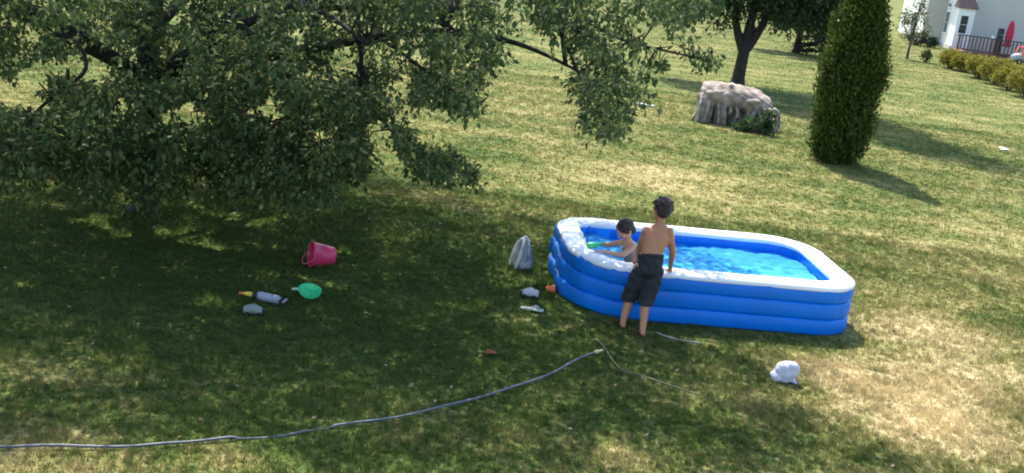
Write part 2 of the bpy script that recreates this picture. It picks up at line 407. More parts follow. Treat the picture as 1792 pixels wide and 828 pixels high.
def big_tree():
    root = empty('oak_tree', TB, label='large leafy tree with low drooping branches shading the left half of the lawn', cat='tree')
    # crown clumps: fill the crown until the shade on the lawn is closed
    n = 40000; sx = rng.uniform(-13, 4, n); sy = rng.uniform(6, 22, n); h = rng.uniform(2.0, 8.6, n) ** 1.0
    P1 = np.stack([sx - SD[0] * KSH * h, sy - SD[1] * KSH * h, h], 1); P1 = P1[crown_ok(P1)]
    # airy crown: hollows between the clumps, thinner towards the right end
    hol = np.sin(P1[:, 0] * 2.9 + 1.3 * np.sin(P1[:, 2] * 2.3)) + np.sin(P1[:, 1] * 3.1 + 1.1 * np.sin(P1[:, 0] * 2.7)) + np.sin(P1[:, 2] * 3.7 + P1[:, 0] * 1.1)
    pj = proj(P1); vis = (pj[:, 1] > -30) & (pj[:, 0] > -60)
    u = rng.uniform(0, 1, len(P1)); P1 = P1[(~vis | ((hol > -.25) & (u < .62)) | ((pj[:, 0] < 640) & (hol > -.45) & (u < .62))) & ((shadow_xy(P1)[:, 0] < 1.0) | (u < .75))]
    P1 = P1[:2450]
    n = 52000; px = rng.uniform(-40, 1290, n); py = rng.uniform(-30, 395, n); Y = rng.uniform(10.0, 15.6, n)
    d = fwd * F + RX * (px - W / 2)[:, None] - UY * (py - HH / 2)[:, None]; P2 = CP + d * (Y / d[:, 1])[:, None]
    P2 = P2[crown_ok(P2)]
    hol = np.sin(P2[:, 0] * 3.9 + 1.3 * np.sin(P2[:, 2] * 4.3)) + np.sin(P2[:, 1] * 2.1 + 1.1 * np.sin(P2[:, 0] * 2.7)) + np.sin(P2[:, 2] * 5.7 + P2[:, 0] * 1.7)
    pj = proj(P2); lowl = (pj[:, 0] < 650) & (pj[:, 1] > 150); P2 = P2[((hol > -.1) | lowl) & (lowl | (rng.uniform(0, 1, len(P2)) < .6)) & ((pj[:, 1] < 310) | (rng.uniform(0, 1, len(P2)) < .5)) & ((pj[:, 0] < 860) | (rng.uniform(0, 1, len(P2)) < .7))][:1650]
    # sprays at the drooping tips
    tips = []
    for x, y, Y in ((1058, 225, 12.6), (1072, 200, 12.7), (1050, 180, 12.6), (1088, 190, 12.9), (1100, 160, 13), (1130, 140, 13.1), (1150, 110, 13.2), (1225, 110, 13.3), (1205, 95, 13.3),
                    (1240, 100, 13.3), (1040, 210, 12.6), (1060, 150, 12.7), (1085, 130, 12.8), (1030, 140, 12.6), (1060, 100, 12.7), (1110, 70, 13), (1020, 70, 12.6), (1075, 225, 12.7),
                    (815, 305, 12.6), (790, 290, 12.5), (765, 285, 12.5), (745, 298, 12.4), (825, 318, 12.6), (740, 270, 12.4), (720, 262, 12.4), (705, 235, 12.3), (800, 180, 12.6), (820, 195, 12.6),
                    (780, 165, 12.5), (840, 145, 12.7), (860, 110, 12.7), (870, 85, 12.7), (775, 312, 12.5)):
        for k in range(3): tips.append(aty(x + random.gauss(0, 7), y + random.gauss(0, 6), Y + random.gauss(0, .15)))
    tips = np.array(tips)
    cent = np.concatenate([P1, P2, tips]); rad = np.concatenate([rng.uniform(.2, .36, len(P1)), rng.uniform(.14, .26, len(P2)), rng.uniform(.09, .13, len(tips))])
    per = 46
    C, D = clump_leaves(cent, rad, per, .7)
    tipmask = np.repeat(np.arange(len(cent)) >= len(P1) + len(P2), per)
    pj = proj(P1); hid = ~((pj[:, 1] > -60) & (pj[:, 0] > -60)); Ch, Dh = clump_leaves(P1[hid], rng.uniform(.24, .4, hid.sum()), 9, .7)
    C = np.concatenate([C, Ch]); D = np.concatenate([D, Dh]); tipmask = np.concatenate([tipmask, np.zeros(len(Ch), bool)])
    # light finds its way through where the lawn shows flecks
    s = shadow_xy(C); ok = np.ones(len(C), bool)
    for c, r in FLECK: v = s - c; th = np.arctan2(v[:, 1], v[:, 0]); ok &= np.hypot(v[:, 0], v[:, 1]) > r * 1.4 * (1 + .35 * np.sin(3 * th + 9 * r * 10) + .3 * np.sin(7 * th + c[0] * 9) + .2 * np.sin(13 * th))
    p = proj(C); ok &= ~(in_gap(p) & (p[:, 1] > -20)) | tipmask
    fr = (p[:, 0] > -20) & (p[:, 1] > -20)
    edge = fr & ~(inpoly(p, FOL) | inpoly(p, FOL2)); ok &= ~edge | (rng.uniform(0, 1, len(C)) < .25) | tipmask
    ok &= ~tipmask | (rng.uniform(0, 1, len(C)) < .55)
    C, D, p = C[ok], D[ok], p[ok]
    # the 280 leaves nearest to the viewer are single objects
    inside = np.where((p[:, 0] > 5) & (p[:, 0] < 1787) & (p[:, 1] > 5))[0]
    near = inside[np.argsort(np.linalg.norm(C[inside] - CP, axis=1))[:280]]
    rest = np.ones(len(C), bool); rest[near] = False
    V, Fc = leaf_verts(C[rest] - TB, D[rest], .072, jitter=.45)
    tag(link('crown', mesh_np('crown', V, Fc), M_LEAF, root), kind='stuff')
    lv = MB(); lv.add([(0, 0, 0), (.018, .016, .006), (.023, .04, .01), (.015, .064, .006), (0, .08, 0), (-.015, .064, .006), (-.023, .04, .01), (-.018, .016, .006)],
                      [(0, 1, 2), (0, 2, 3), (0, 3, 4), (0, 4, 5), (0, 5, 6), (0, 6, 7)])
    lm = lv.mesh('leaf')
    for i in near:
        o = link('leaf', lm, M_LEAF, root); y = Vector(D[i]); q = y.to_track_quat('Y', 'Z')
        o.rotation_mode = 'QUATERNION'; o.rotation_quaternion = q @ Vector((0, 1, 0)).rotation_difference(Vector((0, 1, 0)))
        o.location = C[i] - TB
    # trunk and limbs
    b = MB()
    tp = [np.array(q, float) for q in ((0, 0, -.05), (.01, 0, .25), (.02, .02, 1.0), (0, .05, 2.0), (.08, .08, 3.2), (.05, .15, 4.6), (.1, .2, 6.2), (.15, .2, 7.6))]
    b.tube(spline(tp, 4), np.interp(np.arange(29) / 28, [0, .05, .15, .5, .75, 1], [.30, .15, .135, .12, .09, .03])[:29], 12)
    limb_pts = [q for q in spline(tp, 6) if q[2] > 1.6]
    targets = [(1.9, -.9, 2.2, 12), (5.3, -.1, 2.3, 0), (3.7, .0, 2.5, 0), (2.9, -2.0, 2.6, 0), (-3.8, -1.6, 2.4, 0), (-4.9, 1.2, 3.4, 0), (1.2, 4.3, 3.4, 0), (4.8, 2.2, 4.4, 0),
               (5.6, -.6, 4.3, 0), (-2.0, 3.6, 5.0, 0), (2.5, -2.6, 5.2, 0), (-3.2, -1.8, 5.4, 0), (3.6, 1.6, 6.4, 0), (-1.2, -1.8, 6.8, 0), (-3, 1.8, 7, 0), (.8, 2.6, 7.6, 0), (-1.9, -1.9, 2.1, 0)]
    for tx, ty, tz, _ in targets:
        e = np.array([tx, ty, tz]); zst = min(5.6, max(1.7, tz * .62)); s0 = min(limb_pts, key=lambda q: abs(q[2] - zst))
        mid = s0 * .5 + e * .5 + np.array([random.gauss(0, .2), random.gauss(0, .2), .55])
        q3 = s0 * .2 + e * .8 + np.array([random.gauss(0, .15), random.gauss(0, .15), .42])
        pts = spline([s0, mid, q3, e], 6); r = np.linspace(.075, .012, len(pts)); b.tube(pts, r, 7); limb_pts += pts[4:]
    for q in ([aty(985, 60, 12.5), aty(1010, 125, 12.6), aty(1040, 175, 12.6), aty(1060, 225, 12.6)], [aty(1000, 30, 12.7), aty(1090, 70, 13), aty(1170, 90, 13.2), aty(1235, 105, 13.3)],
              [aty(640, 170, 12.3), aty(695, 235, 12.3), aty(745, 280, 12.4), aty(822, 308, 12.6)], [aty(650, 60, 12.4), aty(740, 120, 12.5), aty(800, 165, 12.6), aty(830, 185, 12.6)],
              [aty(330, 150, 11.6), aty(420, 210, 11.3), aty(500, 260, 11.2), aty(580, 300, 11.2)], [aty(150, 120, 11.8), aty(80, 180, 11.4), aty(30, 230, 11.2), aty(-20, 260, 11.1)]):
        q = [p - TB for p in q]; s0 = min(limb_pts, key=lambda r_: np.linalg.norm(r_ - q[0])); pts = spline([s0] + q, 6); b.tube(pts, np.linspace(.03, .008, len(pts)), 6); limb_pts += pts
    LP = np.array(limb_pts)
    cl = cent - TB
    for i in range(len(cl)):
        if i < len(P1) and i % 2: continue
        dd = np.linalg.norm(LP - cl[i], axis=1); j = int(np.argmin(dd))
        if dd[j] > .55: continue
        a, c = LP[j], cl[i]
        if in_gap(proj(np.array([(a + c) / 2 + TB, a + TB, c + TB]))).any(): continue
        m = (a + c) / 2 + np.array([random.gauss(0, .1), random.gauss(0, .1), .1 + .12 * dd[j]])
        b.tube([a, m, c], [.014, .009, .004], 4, cap=False)
    b.build('trunk', M_BARK, root, True)
big_tree()

# ------------------------------------------------------------------ other trees
def simple_tree(name, base, trunk_pts, trunk_r, limbs, blobs, nclump, per, lsize, crad, lm, bm, label, group=None, rej=None):
    base = np.array(base, float); root = empty(name, base, label=label, cat='tree', group=group)
    b = MB(); sp = spline(trunk_pts, 4); b.tube(sp, np.interp(np.linspace(0, 1, len(sp)), np.linspace(0, 1, len(trunk_r)), trunk_r), 12)
    LP = list(sp[len(sp) // 2:])
    for pts, ra, rb in limbs:
        q = spline(pts, 5); b.tube(q, np.linspace(ra, rb, len(q)), 9); LP += q[4:]
    LP = np.array(LP)
    wt = np.array([r[0] * r[1] * r[2] for c, r in blobs]) ** .8; wt /= wt.sum()
    k = rng.choice(len(blobs), nclump, p=wt); o = unit(rng.normal(0, 1, (nclump, 3))) * (rng.uniform(.15, 1, nclump)[:, None] ** .45)
    cent = np.array([blobs[i][0] for i in k]) + o * np.array([blobs[i][1] for i in k])
    for i in range(0, nclump, 2):
        dd = np.linalg.norm(LP - cent[i], axis=1); j = int(np.argmin(dd))
        if dd[j] < 2.5: b.tube([LP[j], (LP[j] + cent[i]) / 2 + np.array([0, 0, .12]), cent[i]], [.02, .012, .005], 4, cap=False)
    C, D = clump_leaves(cent, crad * rng.uniform(.7, 1.3, nclump), per)
    V, Fc = leaf_verts(C, D, lsize)
    tag(link('crown', mesh_np('crown', V, Fc), lm, root), kind='stuff'); b.build('trunk', bm, root, True)
    return root

fb = at(1290, 148)
simple_tree('forked_tree', fb, [(0, 0, -.1), (.0, 0, .25), (.02, 0, .8), (.05, 0, 1.35), (.08, 0, 1.9), (.15, 0, 3.2), (.3, 0, 6), (.35, 0, 10), (.3, 0, 14.5)], [.27, .20, .18, .175, .14, .12, .1, .06, .03],
            [([(0, 0, 1.05), (-.22, .05, 1.5), (-.42, .1, 2.1), (-.8, .1, 3.6), (-1.0, .1, 6)], .16, .05),
             ([(.08, 0, 1.1), (.3, -.05, 1.55), (.5, -.1, 2.1), (1.0, -.1, 3.6), (1.3, 0, 6.5)], .16, .05),
             ([(.05, .05, 1.2), (.15, .3, 1.8), (.3, .6, 3), (.5, .9, 6)], .13, .04)],
            [((-1.5, 0, 2.85), (1.4, 1.5, 1.25)), ((.2, .2, 2.9), (1.4, 1.4, 1.2)), ((1.6, 0, 2.85), (1.4, 1.5, 1.25)), ((-2.3, .2, 2.6), (.8, .9, .8)), ((2.3, .2, 2.6), (.8, .9, .8)), ((0, 0, 5.2), (2.2, 1.9, 1.7)), ((.2, 0, 7.5), (1.7, 1.5, 1.8)),
             ((.3, .1, 10), (1.5, 1.3, 1.8)), ((.3, .1, 12.6), (1.2, 1.1, 1.7)), ((1.0, .1, 14.6), (.5, .45, 1.5)), ((-.4, .1, 14.2), (.4, .4, 1.3)), ((.3, .1, 15.8), (.3, .3, 1.4))],
            1500, 38, .13, .36, M_LEAF2, M_BARK, 'mature tree with forked dark trunk behind the weathered stump')
db = at(1393, 92)
simple_tree('lawn_tree', db, [(0, 0, -.1), (0, 0, .3), (.02, 0, 1.0), (.0, 0, 2.2), (.1, 0, 4)], [.2, .15, .14, .12, .05],
            [([(0, 0, .9), (-.4, 0, 1.6), (-1.0, 0, 2.2)], .08, .03), ([(0, 0, 1.0), (.5, 0, 1.6), (1.0, .1, 2.3)], .08, .03)],
            [((-1.0, 0, 1.75), (1.1, 1, .75)), ((.5, 0, 1.9), (1.2, 1, .7)), ((-1.8, 0, 2.4), (1.1, 1, .7)), ((0, 0, 3.2), (2.3, 2, 1.5)), ((0, 0, 5), (1.8, 1.6, 1.3))],
            420, 40, .13, .34, M_LEAF2, M_BARK, 'small round dark tree far back between the forked tree and the tall evergreen')
def conifer(base, h, r, label):
    base = np.array(base, float); root = empty('spruce_tree', base, label=label, cat='tree'); b = MB()
    b.tube([(0, 0, -.1), (0, 0, h * .5), (0, 0, h)], [.16, .1, .02], 8); C = []; D = []
    for t in np.arange(.35, h - .1, .26):
        R = r * (1 - t / h) ** .8
        for k in range(11):
            a = random.uniform(0, 6.28); L = R * random.uniform(.75, 1.1); e = np.array([math.cos(a) * L, math.sin(a) * L, t - .22 * L])
            b.tube([(0, 0, t), e * [.5, .5, 1] + [0, 0, .06 * L], e], [.02, .014, .006], 4, cap=False)
            m = int(26 * L) + 6; f = rng.uniform(.15, 1, m)[:, None]
            C.append(np.array([0, 0, t]) * (1 - f) + e * f + rng.normal(0, .05, (m, 3))); D.append(unit(e * [1, 1, 0] + rng.normal(0, .35 * L, (m, 3)) - [0, 0, .2]))
    V, Fc = leaf_verts(np.concatenate(C), np.concatenate(D), .2, .28)
    tag(link('crown', mesh_np('crown', V, Fc), M_CONI, root), kind='stuff'); b.build('trunk', M_BARK, root, True)
conifer(at(1438, 101), 6.5, 1.35, 'dark spruce half hidden behind the tall clipped evergreen')

# the tall evergreen column
def evergreen():
    base = at(1459, 283); root = empty('arborvitae', base, label='tall dense evergreen column standing alone on the right of the lawn', cat='tree')
    zz = np.array([0, .12, .4, .8, 1.2, 1.6, 2.1, 2.6, 3.0, 3.4, 3.9, 4.4, 4.8]); rr = np.array([.26, .40, .49, .50, .53, .57, .58, .51, .40, .30, .19, .10, .02])
    b = MB(); b.tube([(0, 0, -.1), (0, 0, 1.5), (.02, 0, 4.3)], [.13, .1, .03], 10)
    for k in range(260):
        z = random.uniform(.3, 4.2); a = random.uniform(0, 6.28); R = np.interp(z, zz, rr) * .85
        b.tube([(0, 0, z - .25), (math.cos(a) * R * .6, math.sin(a) * R * .6, z), (math.cos(a) * R, math.sin(a) * R, z + .2)], [.018, .012, .005], 4, cap=False)
    b.build('trunk', M_BARK, root, True)
    # sprays gathered in upright tufts
    nt_ = 1500; z = rng.uniform(.02, 4.75, nt_); a = rng.uniform(0, 2 * np.pi, nt_)
    keep = rng.uniform(0, .7, nt_) < np.interp(z, zz, rr) + .08; z, a = z[keep], a[keep]; nt_ = len(z)
    lump = 1 + .08 * np.sin(3 * a + z * 2.1) + .07 * np.sin(5 * a - z * 4.7) + .05 * np.sin(9 * a + z * 3) + rng.normal(0, .06, nt_)
    R = np.interp(z, zz, rr) * lump
    Cn = np.stack([np.cos(a) * R, np.sin(a) * R, z], 1); per = 34
    C = np.repeat(Cn, per, 0); ra = np.repeat(np.stack([np.cos(a), np.sin(a), np.zeros(nt_)], 1), per, 0)
    n = len(C); C = C + rng.normal(0, 1, (n, 3)) * np.array([.055, .055, .10]) - ra * np.abs(rng.normal(0, .10, n))[:, None]
    D = unit(ra * .5 + rng.normal(0, .38, (n, 3)) + np.array([0, 0, .85]))
    V, Fc = leaf_verts(C, D, .085, .42); V2, F2 = [], []
    # inner foliage, so that no daylight shows through the column
    m = 16000; z = rng.uniform(.05, 4.6, m); a = rng.uniform(0, 6.28, m); R = np.interp(z, zz, rr) * rng.uniform(.35, .85, m)
    C2 = np.stack([np.cos(a) * R, np.sin(a) * R, z], 1); V2, F2 = leaf_verts(C2, unit(rng.normal(0, 1, (m, 3))), .15, .6)
    me = mesh_np('crown', np.concatenate([V, V2]), np.concatenate([Fc, F2 + len(V)]))
    tag(link('crown', me, M_ARBOR, root), kind='stuff')
evergreen()

sb = at(1587, 103)
simple_tree('young_tree', sb, [(0, 0, -.05), (0, 0, .4), (.03, 0, 1.0), (.05, 0, 1.8), (.12, 0, 2.8)], [.075, .06, .055, .04, .015],
            [([(0, 0, .8), (-.3, 0, 1.2), (-.5, 0, 1.7)], .03, .01), ([(.02, 0, .9), (.4, 0, 1.3), (.75, 0, 1.7)], .03, .01), ([(.02, 0, 1.2), (.2, .2, 1.8), (.3, .3, 2.4)], .03, .01),
             ([(.02, 0, 1.0), (-.2, -.3, 1.5), (-.3, -.4, 2.0)], .03, .01)],
            [((-.3, 0, 1.4), (.45, .4, .5)), ((.35, 0, 1.5), (.5, .4, .45)), ((.1, 0, 2.1), (.45, .4, .5)), ((.25, 0, 2.7), (.3, .3, .4)), ((-.4, 0, 1.9), (.3, .3, .4))],
            80, 14, .11, .16, M_SAP, M_BARK2, 'young thin tree with sparse leaves in front of the white house')

def bush(name, base, blobs, n, per, ls, cr, m, label, cat, group=None):
    base = np.array(base, float); root = empty(name, base, label=label, cat=cat, group=group)
    wt = np.array([r[0] * r[1] * r[2] for c, r in blobs]) ** .67; wt /= wt.sum(); k = rng.choice(len(blobs), n, p=wt)
    o = unit(rng.normal(0, 1, (n, 3))) * (rng.uniform(.5, 1, n)[:, None] ** .4); o[:, 2] = np.abs(o[:, 2]) * np.where(rng.uniform(0, 1, n) < .8, 1, -.6)
    cent = np.array([blobs[i][0] for i in k]) + o * np.array([blobs[i][1] for i in k]); cent[:, 2] = np.maximum(cent[:, 2], .05)
    C, D = clump_leaves(cent, cr * rng.uniform(.7, 1.3, n), per, -.3); C[:, 2] = np.maximum(C[:, 2], .01)
    V, Fc = leaf_verts(C, D, ls); tag(link('foliage', mesh_np('foliage', V, Fc), m, root), kind='stuff')
    b = MB()
    for i in range(14):
        c = cent[i]; b.tube([(c[0] * .15, c[1] * .15, 0), c * .55, c], [.02, .014, .006], 5, cap=False)
    b.build('stem', M_BARK2, root, True)
HED = [(1662, 120, .5, .78, 'rounded yellow green shrub at the far left end of the hedge row'), (1686, 126, .55, .78, 'low hedge shrub just right of the end shrub in the row'),
       (1712, 137, .62, .95, 'bushy hedge shrub in the middle of the row below the brown deck rail'), (1738, 147, .66, 1.05, 'broad yellow green hedge shrub below the white topped deck post'),
       (1765, 158, .62, .98, 'hedge shrub below the red toy car'), (1793, 170, .72, 1.12, 'nearest hedge shrub cut by the right edge of the picture')]
for x, y, r, h, lab in HED:
    bush('hedge_shrub', at(x, y), [((0, 0, h * .45), (r, r, h * .55)), ((r * .3, -.1, h * .5), (r * .7, r * .7, h * .45)), ((-r * .3, .1, h * .45), (r * .7, r * .7, h * .5))],
         200, 26, .075, .13, M_HEDGE, lab, 'shrub', 'shrubs in the hedge by the deck')
bush('small_shrub', at(1619, 109), [((0, 0, .25), (.22, .2, .3))], 36, 14, .09, .1, M_SAP, 'tiny shrub on the grass beside the young tree', 'shrub')
bush('foundation_shrub', at(1603, 79), [((0, 0, .3), (.55, .5, .45))], 60, 22, .1, .16, M_CONI, 'dark low shrub by the white house wall behind the young tree', 'shrub')
bush('foundation_shrub', at(1626, 83), [((0, 0, .25), (.4, .4, .35))], 50, 22, .1, .14, M_CONI, 'dark low shrub at the foot of the grey beige house corner', 'shrub')
bush('weed_clump', at(1322, 233), [((0, 0, .06), (.40, .14, .22)), ((.25, .0, .2), (.12, .1, .3)), ((-.35, .08, .05), (.2, .12, .14))], 38, 16, .11, .09, M_WEED, 'green weeds growing at the foot of the weathered stump', 'weeds')

# ------------------------------------------------------------------ weathered stump
def stump():
    base = at(1287, 217); root = empty('tree_stump', base - np.array([.08, 0, 0]), math.radians(-6), label='large pale weathered stump with gnarled roots in front of the forked tree', cat='stump'); root.scale = (.92, 1, 1)
    b = MB(); secs = []
    for i, (x, zc, hy, hz) in enumerate(((-.92, .66, .10, .10), (-.88, .56, .28, .32), (-.7, .58, .38, .36), (-.4, .60, .42, .34), (0, .62, .42, .30), (.35, .58, .42, .30), (.62, .52, .42, .30), (.84, .44, .36, .28), (.95, .36, .18, .16))):
        secs.append(((x, 0, zc), (0, -hy, 0), (0, 0, hz)))
    b.loft(secs, 20)
    for k in range(16):
        x = random.uniform(-.8, .7); y = random.choice((-1, 1)) * random.uniform(.2, .42)
        b.capsule((x, y, .62 - .05 * x), (x + random.uniform(.15, .4), y + random.gauss(0, .05), .68 - .1 * x), random.uniform(.05, .1), .04, 8)
    for k in range(7):
        x = random.uniform(-.7, .6); b.capsule((x, random.uniform(-.2, .3), .88 - .08 * x), (x + .25, random.uniform(-.2, .3), .86 - .12 * x), .06, .04, 8)
    o = b.skin('body', M_WOOD, root, .025, 2)
    me = o.data; co = np.empty(len(me.vertices) * 3, np.float32); me.vertices.foreach_get('co', co); co = co.reshape(-1, 3)
    nz = np.sin(co[:, 0] * 23 + 3 * np.sin(co[:, 2] * 9)) * np.sin(co[:, 2] * 17 + co[:, 1] * 13) * .02 + rng.normal(0, .004, len(co))
    co += (co - np.array([0, 0, .62])) * nz[:, None]; me.vertices.foreach_set('co', co.ravel()); me.update()
    def rt(pts, ra, rb):
        m = MB(); q = spline(pts, 5); m.tube(q, [r * random.uniform(.8, 1.25) for r in np.linspace(ra, rb, len(q))], 7); m.build('root', M_ROOT, root, True)
    # the hollow: uneven standing wood at the back and at both ends
    h = MB()
    for k in range(30):
        x = random.uniform(-.85, .9); yf = random.uniform(-.05, .3) if -.25 < x < .3 else random.uniform(-.36, .3); h.capsule((x, yf - .03, -.05), (x + random.gauss(0, .05), yf, .5), random.uniform(.09, .14), .10, 8)
    for k in range(9): h.capsule((random.uniform(-.86, -.62), random.uniform(-.3, .3), -.05), (random.uniform(-.86, -.66), random.uniform(-.3, .3), .55), random.uniform(.07, .12), .10, 8)
    for k in range(8): h.capsule((random.uniform(.72, .98), random.uniform(-.2, .3), -.05), (random.uniform(.62, .85), random.uniform(-.25, .3), .45), random.uniform(.05, .09), .08, 8)
    h.skin('hollow_wall', M_WOOD, root, .03, 1)
    for k in range(19):
        x = random.choice((random.uniform(-.9, -.6), random.uniform(-.5, .3), random.uniform(.3, .95))); y = -.34 + random.gauss(0, .05); z0 = .56 - .12 * max(0, x)
        dx = random.gauss(.02, .07); l = random.choice((1, 1, .55))
        rt([(x, y + .04, z0), (x + dx, y - .08, z0 * .6), (x + dx * 1.6 + random.gauss(0, .04), y - .10 + random.gauss(0, .05), z0 * (1 - l) - .04)], random.uniform(.035, .075), random.uniform(.02, .05))
    rt([(.7, -.3, .5), (.95, -.42, .42), (1.05, -.46, .16), (.98, -.48, -.05)], .06, .03); rt([(.8, -.1, .5), (1.06, -.2, .42), (1.14, -.26, .15), (1.08, -.32, -.05)], .06, .035)
    rt([(.55, -.36, .52), (.78, -.5, .42), (.86, -.54, .18), (.8, -.55, -.05)], .055, .03); rt([(-.9, -.3, .3), (-.98, -.36, .15), (-1.08, -.4, -.03)], .05, .03)
stump()

# ------------------------------------------------------------------ neighbour's house
def siding(name, c):
    m, N, L, b = newmat(name); tc = N.new('ShaderNodeTexCoord'); wv = N.new('ShaderNodeTexWave'); wv.wave_type = 'BANDS'; wv.bands_direction = 'Z'; wv.wave_profile = 'SAW'
    wv.inputs['Scale'].default_value = 2.6; wv.inputs['Distortion'].default_value = 0
    L.new(tc.outputs['Object'], wv.inputs['Vector']); bp = N.new('ShaderNodeBump'); bp.inputs['Strength'].default_value = .5; bp.inputs['Distance'].default_value = .02
    L.new(wv.outputs[1], bp.inputs['Height']); L.new(bp.outputs[0], b.inputs['Normal'])
    no = N.new('ShaderNodeTexNoise'); no.inputs['Scale'].default_value = 1.5; L.new(tc.outputs['Object'], no.inputs['Vector'])
    mx = N.new('ShaderNodeMix'); mx.data_type = 'RGBA'; L.new(no.outputs[0], mx.inputs[0]); mx.inputs[6].default_value = (*[v * .92 for v in c], 1); mx.inputs[7].default_value = (*c, 1)
    L.new(mx.outputs[2], b.inputs['Base Color']); b.inputs['Roughness'].default_value = .6
    return m
M_SIDE = siding('white_siding', (.82, .80, .76)); M_SIDEG = siding('grey_siding', (.60, .58, .53)); M_TRIM = mat('white_trim', (.84, .84, .82), .5, .03); M_BEIGE = siding('beige_siding', (.56, .53, .48))
M_ROOF = mat('brown_shingle', (.20, .12, .10), .85, .3, 12, .6, 30); M_GLASS = mat('window_glass', (.03, .04, .05), .08, .2, 2)
M_DECK = mat('redwood_stain', (.17, .075, .06), .7, .25, 10, .3, 30); M_RED = mat('red_fabric', (.55, .03, .09), .8, .15); M_DARK = mat('dark_cover', (.035, .04, .05), .7)
HO = at(1663, 88); HA = math.radians(-10)
def house():
    root = empty('house', HO, HA, label='white and grey clapboard neighbour house with bay and shingled skirt roof', cat='house')
    def part(name, c, d, m, par=root, bev=0): b = MB(); b.box(c, d); return b.build(name, m, par, bevel=bev)
    H = 6.2
    part('side_wall', (.10, 2.95, H / 2), (.20, 3.5, H), M_SIDE)                      # tall sunlit left face
    part('bay', (.44, .6, 1.2), (.88, 1.2, 2.4), M_TRIM)
    part('rear_wall', (7, 1.4, H / 2), (13.55, .36, H), M_SIDEG)                       # long grey wall right of the bay
    part('wing_front', (-.55, 4.0, H / 2), (1.08, .2, H), M_BEIGE)
    part('wing_wall', (-1.02, 9.05, H / 2 + .003), (.2, 9.9, H), M_SIDE)
    part('back_wall', (6.4, 13.9, H / 2), (14.6, .2, H), M_SIDE); part('end_wall', (13.6, 7.7, H / 2), (.2, 12.2, H), M_SIDE)
    r = MB(); r.add([(-1.6, .6, H), (14.2, .6, H), (14.2, 14.6, H), (-1.6, 14.6, H), (3, 7.5, H + 3.6), (10, 7.5, H + 3.6), (-1.6, .6, H + .2), (14.2, .6, H + .2), (14.2, 14.6, H + .2), (-1.6, 14.6, H + .2)],
                    [(3, 2, 1, 0), (0, 1, 7, 6), (1, 2, 8, 7), (2, 3, 9, 8), (3, 0, 6, 9), (6, 7, 5, 4), (7, 8, 5), (8, 9, 4, 5), (9, 6, 4)]); r.build('roof', M_ROOF, root)
    s = MB(); s.add([(-.1, -.14, 2.40), (1.0, -.14, 2.40), (1.0, 1.2, 2.40), (-.1, 1.2, 2.40), (-.1, -.14, 2.47), (1.0, -.14, 2.47), (1.0, 1.2, 2.47), (-.1, 1.2, 2.47), (.1, 1.19, 3.1), (.86, 1.19, 3.1)],
                    [(3, 2, 1, 0), (0, 1, 5, 4), (1, 2, 6, 5), (3, 0, 4, 7), (2, 3, 7, 6), (4, 5, 9, 8), (5, 6, 9), (7, 4, 8), (6, 7, 8, 9)]); s.build('bay_roof', M_ROOF, root)
    part('corner_board', (-.012, 1.26, H / 2 + .003), (.02, .16, H), M_TRIM); part('corner_board', (.97, 1.19, 4.3), (.16, .06, 3.6), M_TRIM)
    def window(c, wd, h, face, panes=(1, 2)):
        # face 'f': looks to the deck side (-y); 'l': looks left (-x)
        fr = MB(); t = .07
        def bx(b, u, z, du, dz, dep, out):
            if face == 'f': b.box((c[0] + u, c[1] - out, c[2] + z), (du, dep, dz))
            else: b.box((c[0] - out, c[1] + u, c[2] + z), (dep, du, dz))
        bx(fr, 0, h / 2 + t / 2, wd + 2 * t, t, .07, .035); bx(fr, 0, -h / 2 - t / 2, wd + 2 * t, t, .09, .045); bx(fr, -wd / 2 - t / 2, 0, t, h, .07, .035); bx(fr, wd / 2 + t / 2, 0, t, h, .07, .035)
        f = fr.build('window', M_TRIM, root)
        k = panes[1]; dz = h / k
        for i in range(k):
            g_ = MB(); bx(g_, 0, -h / 2 + dz * (i + .5), wd - .01, dz - .04, .03, .018); g_.build('pane', M_GLASS, f)
    window((.38, 0, 1.5), .40, 1.0, 'f'); window((0, 2.75, 1.42), 1.15, 1.2, 'l'); window((0, 2.8, 2.42), 1.0, .22, 'l', (1, 1))
    window((-1.12, 6.0, 2.9), .9, 1.1, 'l'); window((-1.12, 9.5, 2.8), .9, 1.1, 'l'); window((-1.12, 7.5, 1.2), 1.0, .9, 'l'); window((5.5, 1.22, 4.4), 1.0, 1.3, 'f'); window((9, 1.22, 4.4), 1.0, 1.3, 'f')
    part('foundation', (-.04, 2.0, .13), (.06, 4.0, .26), M_BEIGE)
    part('water_table', (-.03, 2.75, .75), (.03, .9, .05), M_TRIM)
house()
def hl(u, v, z=0.0):
    c, s = math.cos(HA), math.sin(HA); return np.array([HO[0] + c * u - s * v, HO[1] + s * u + c * v, z])
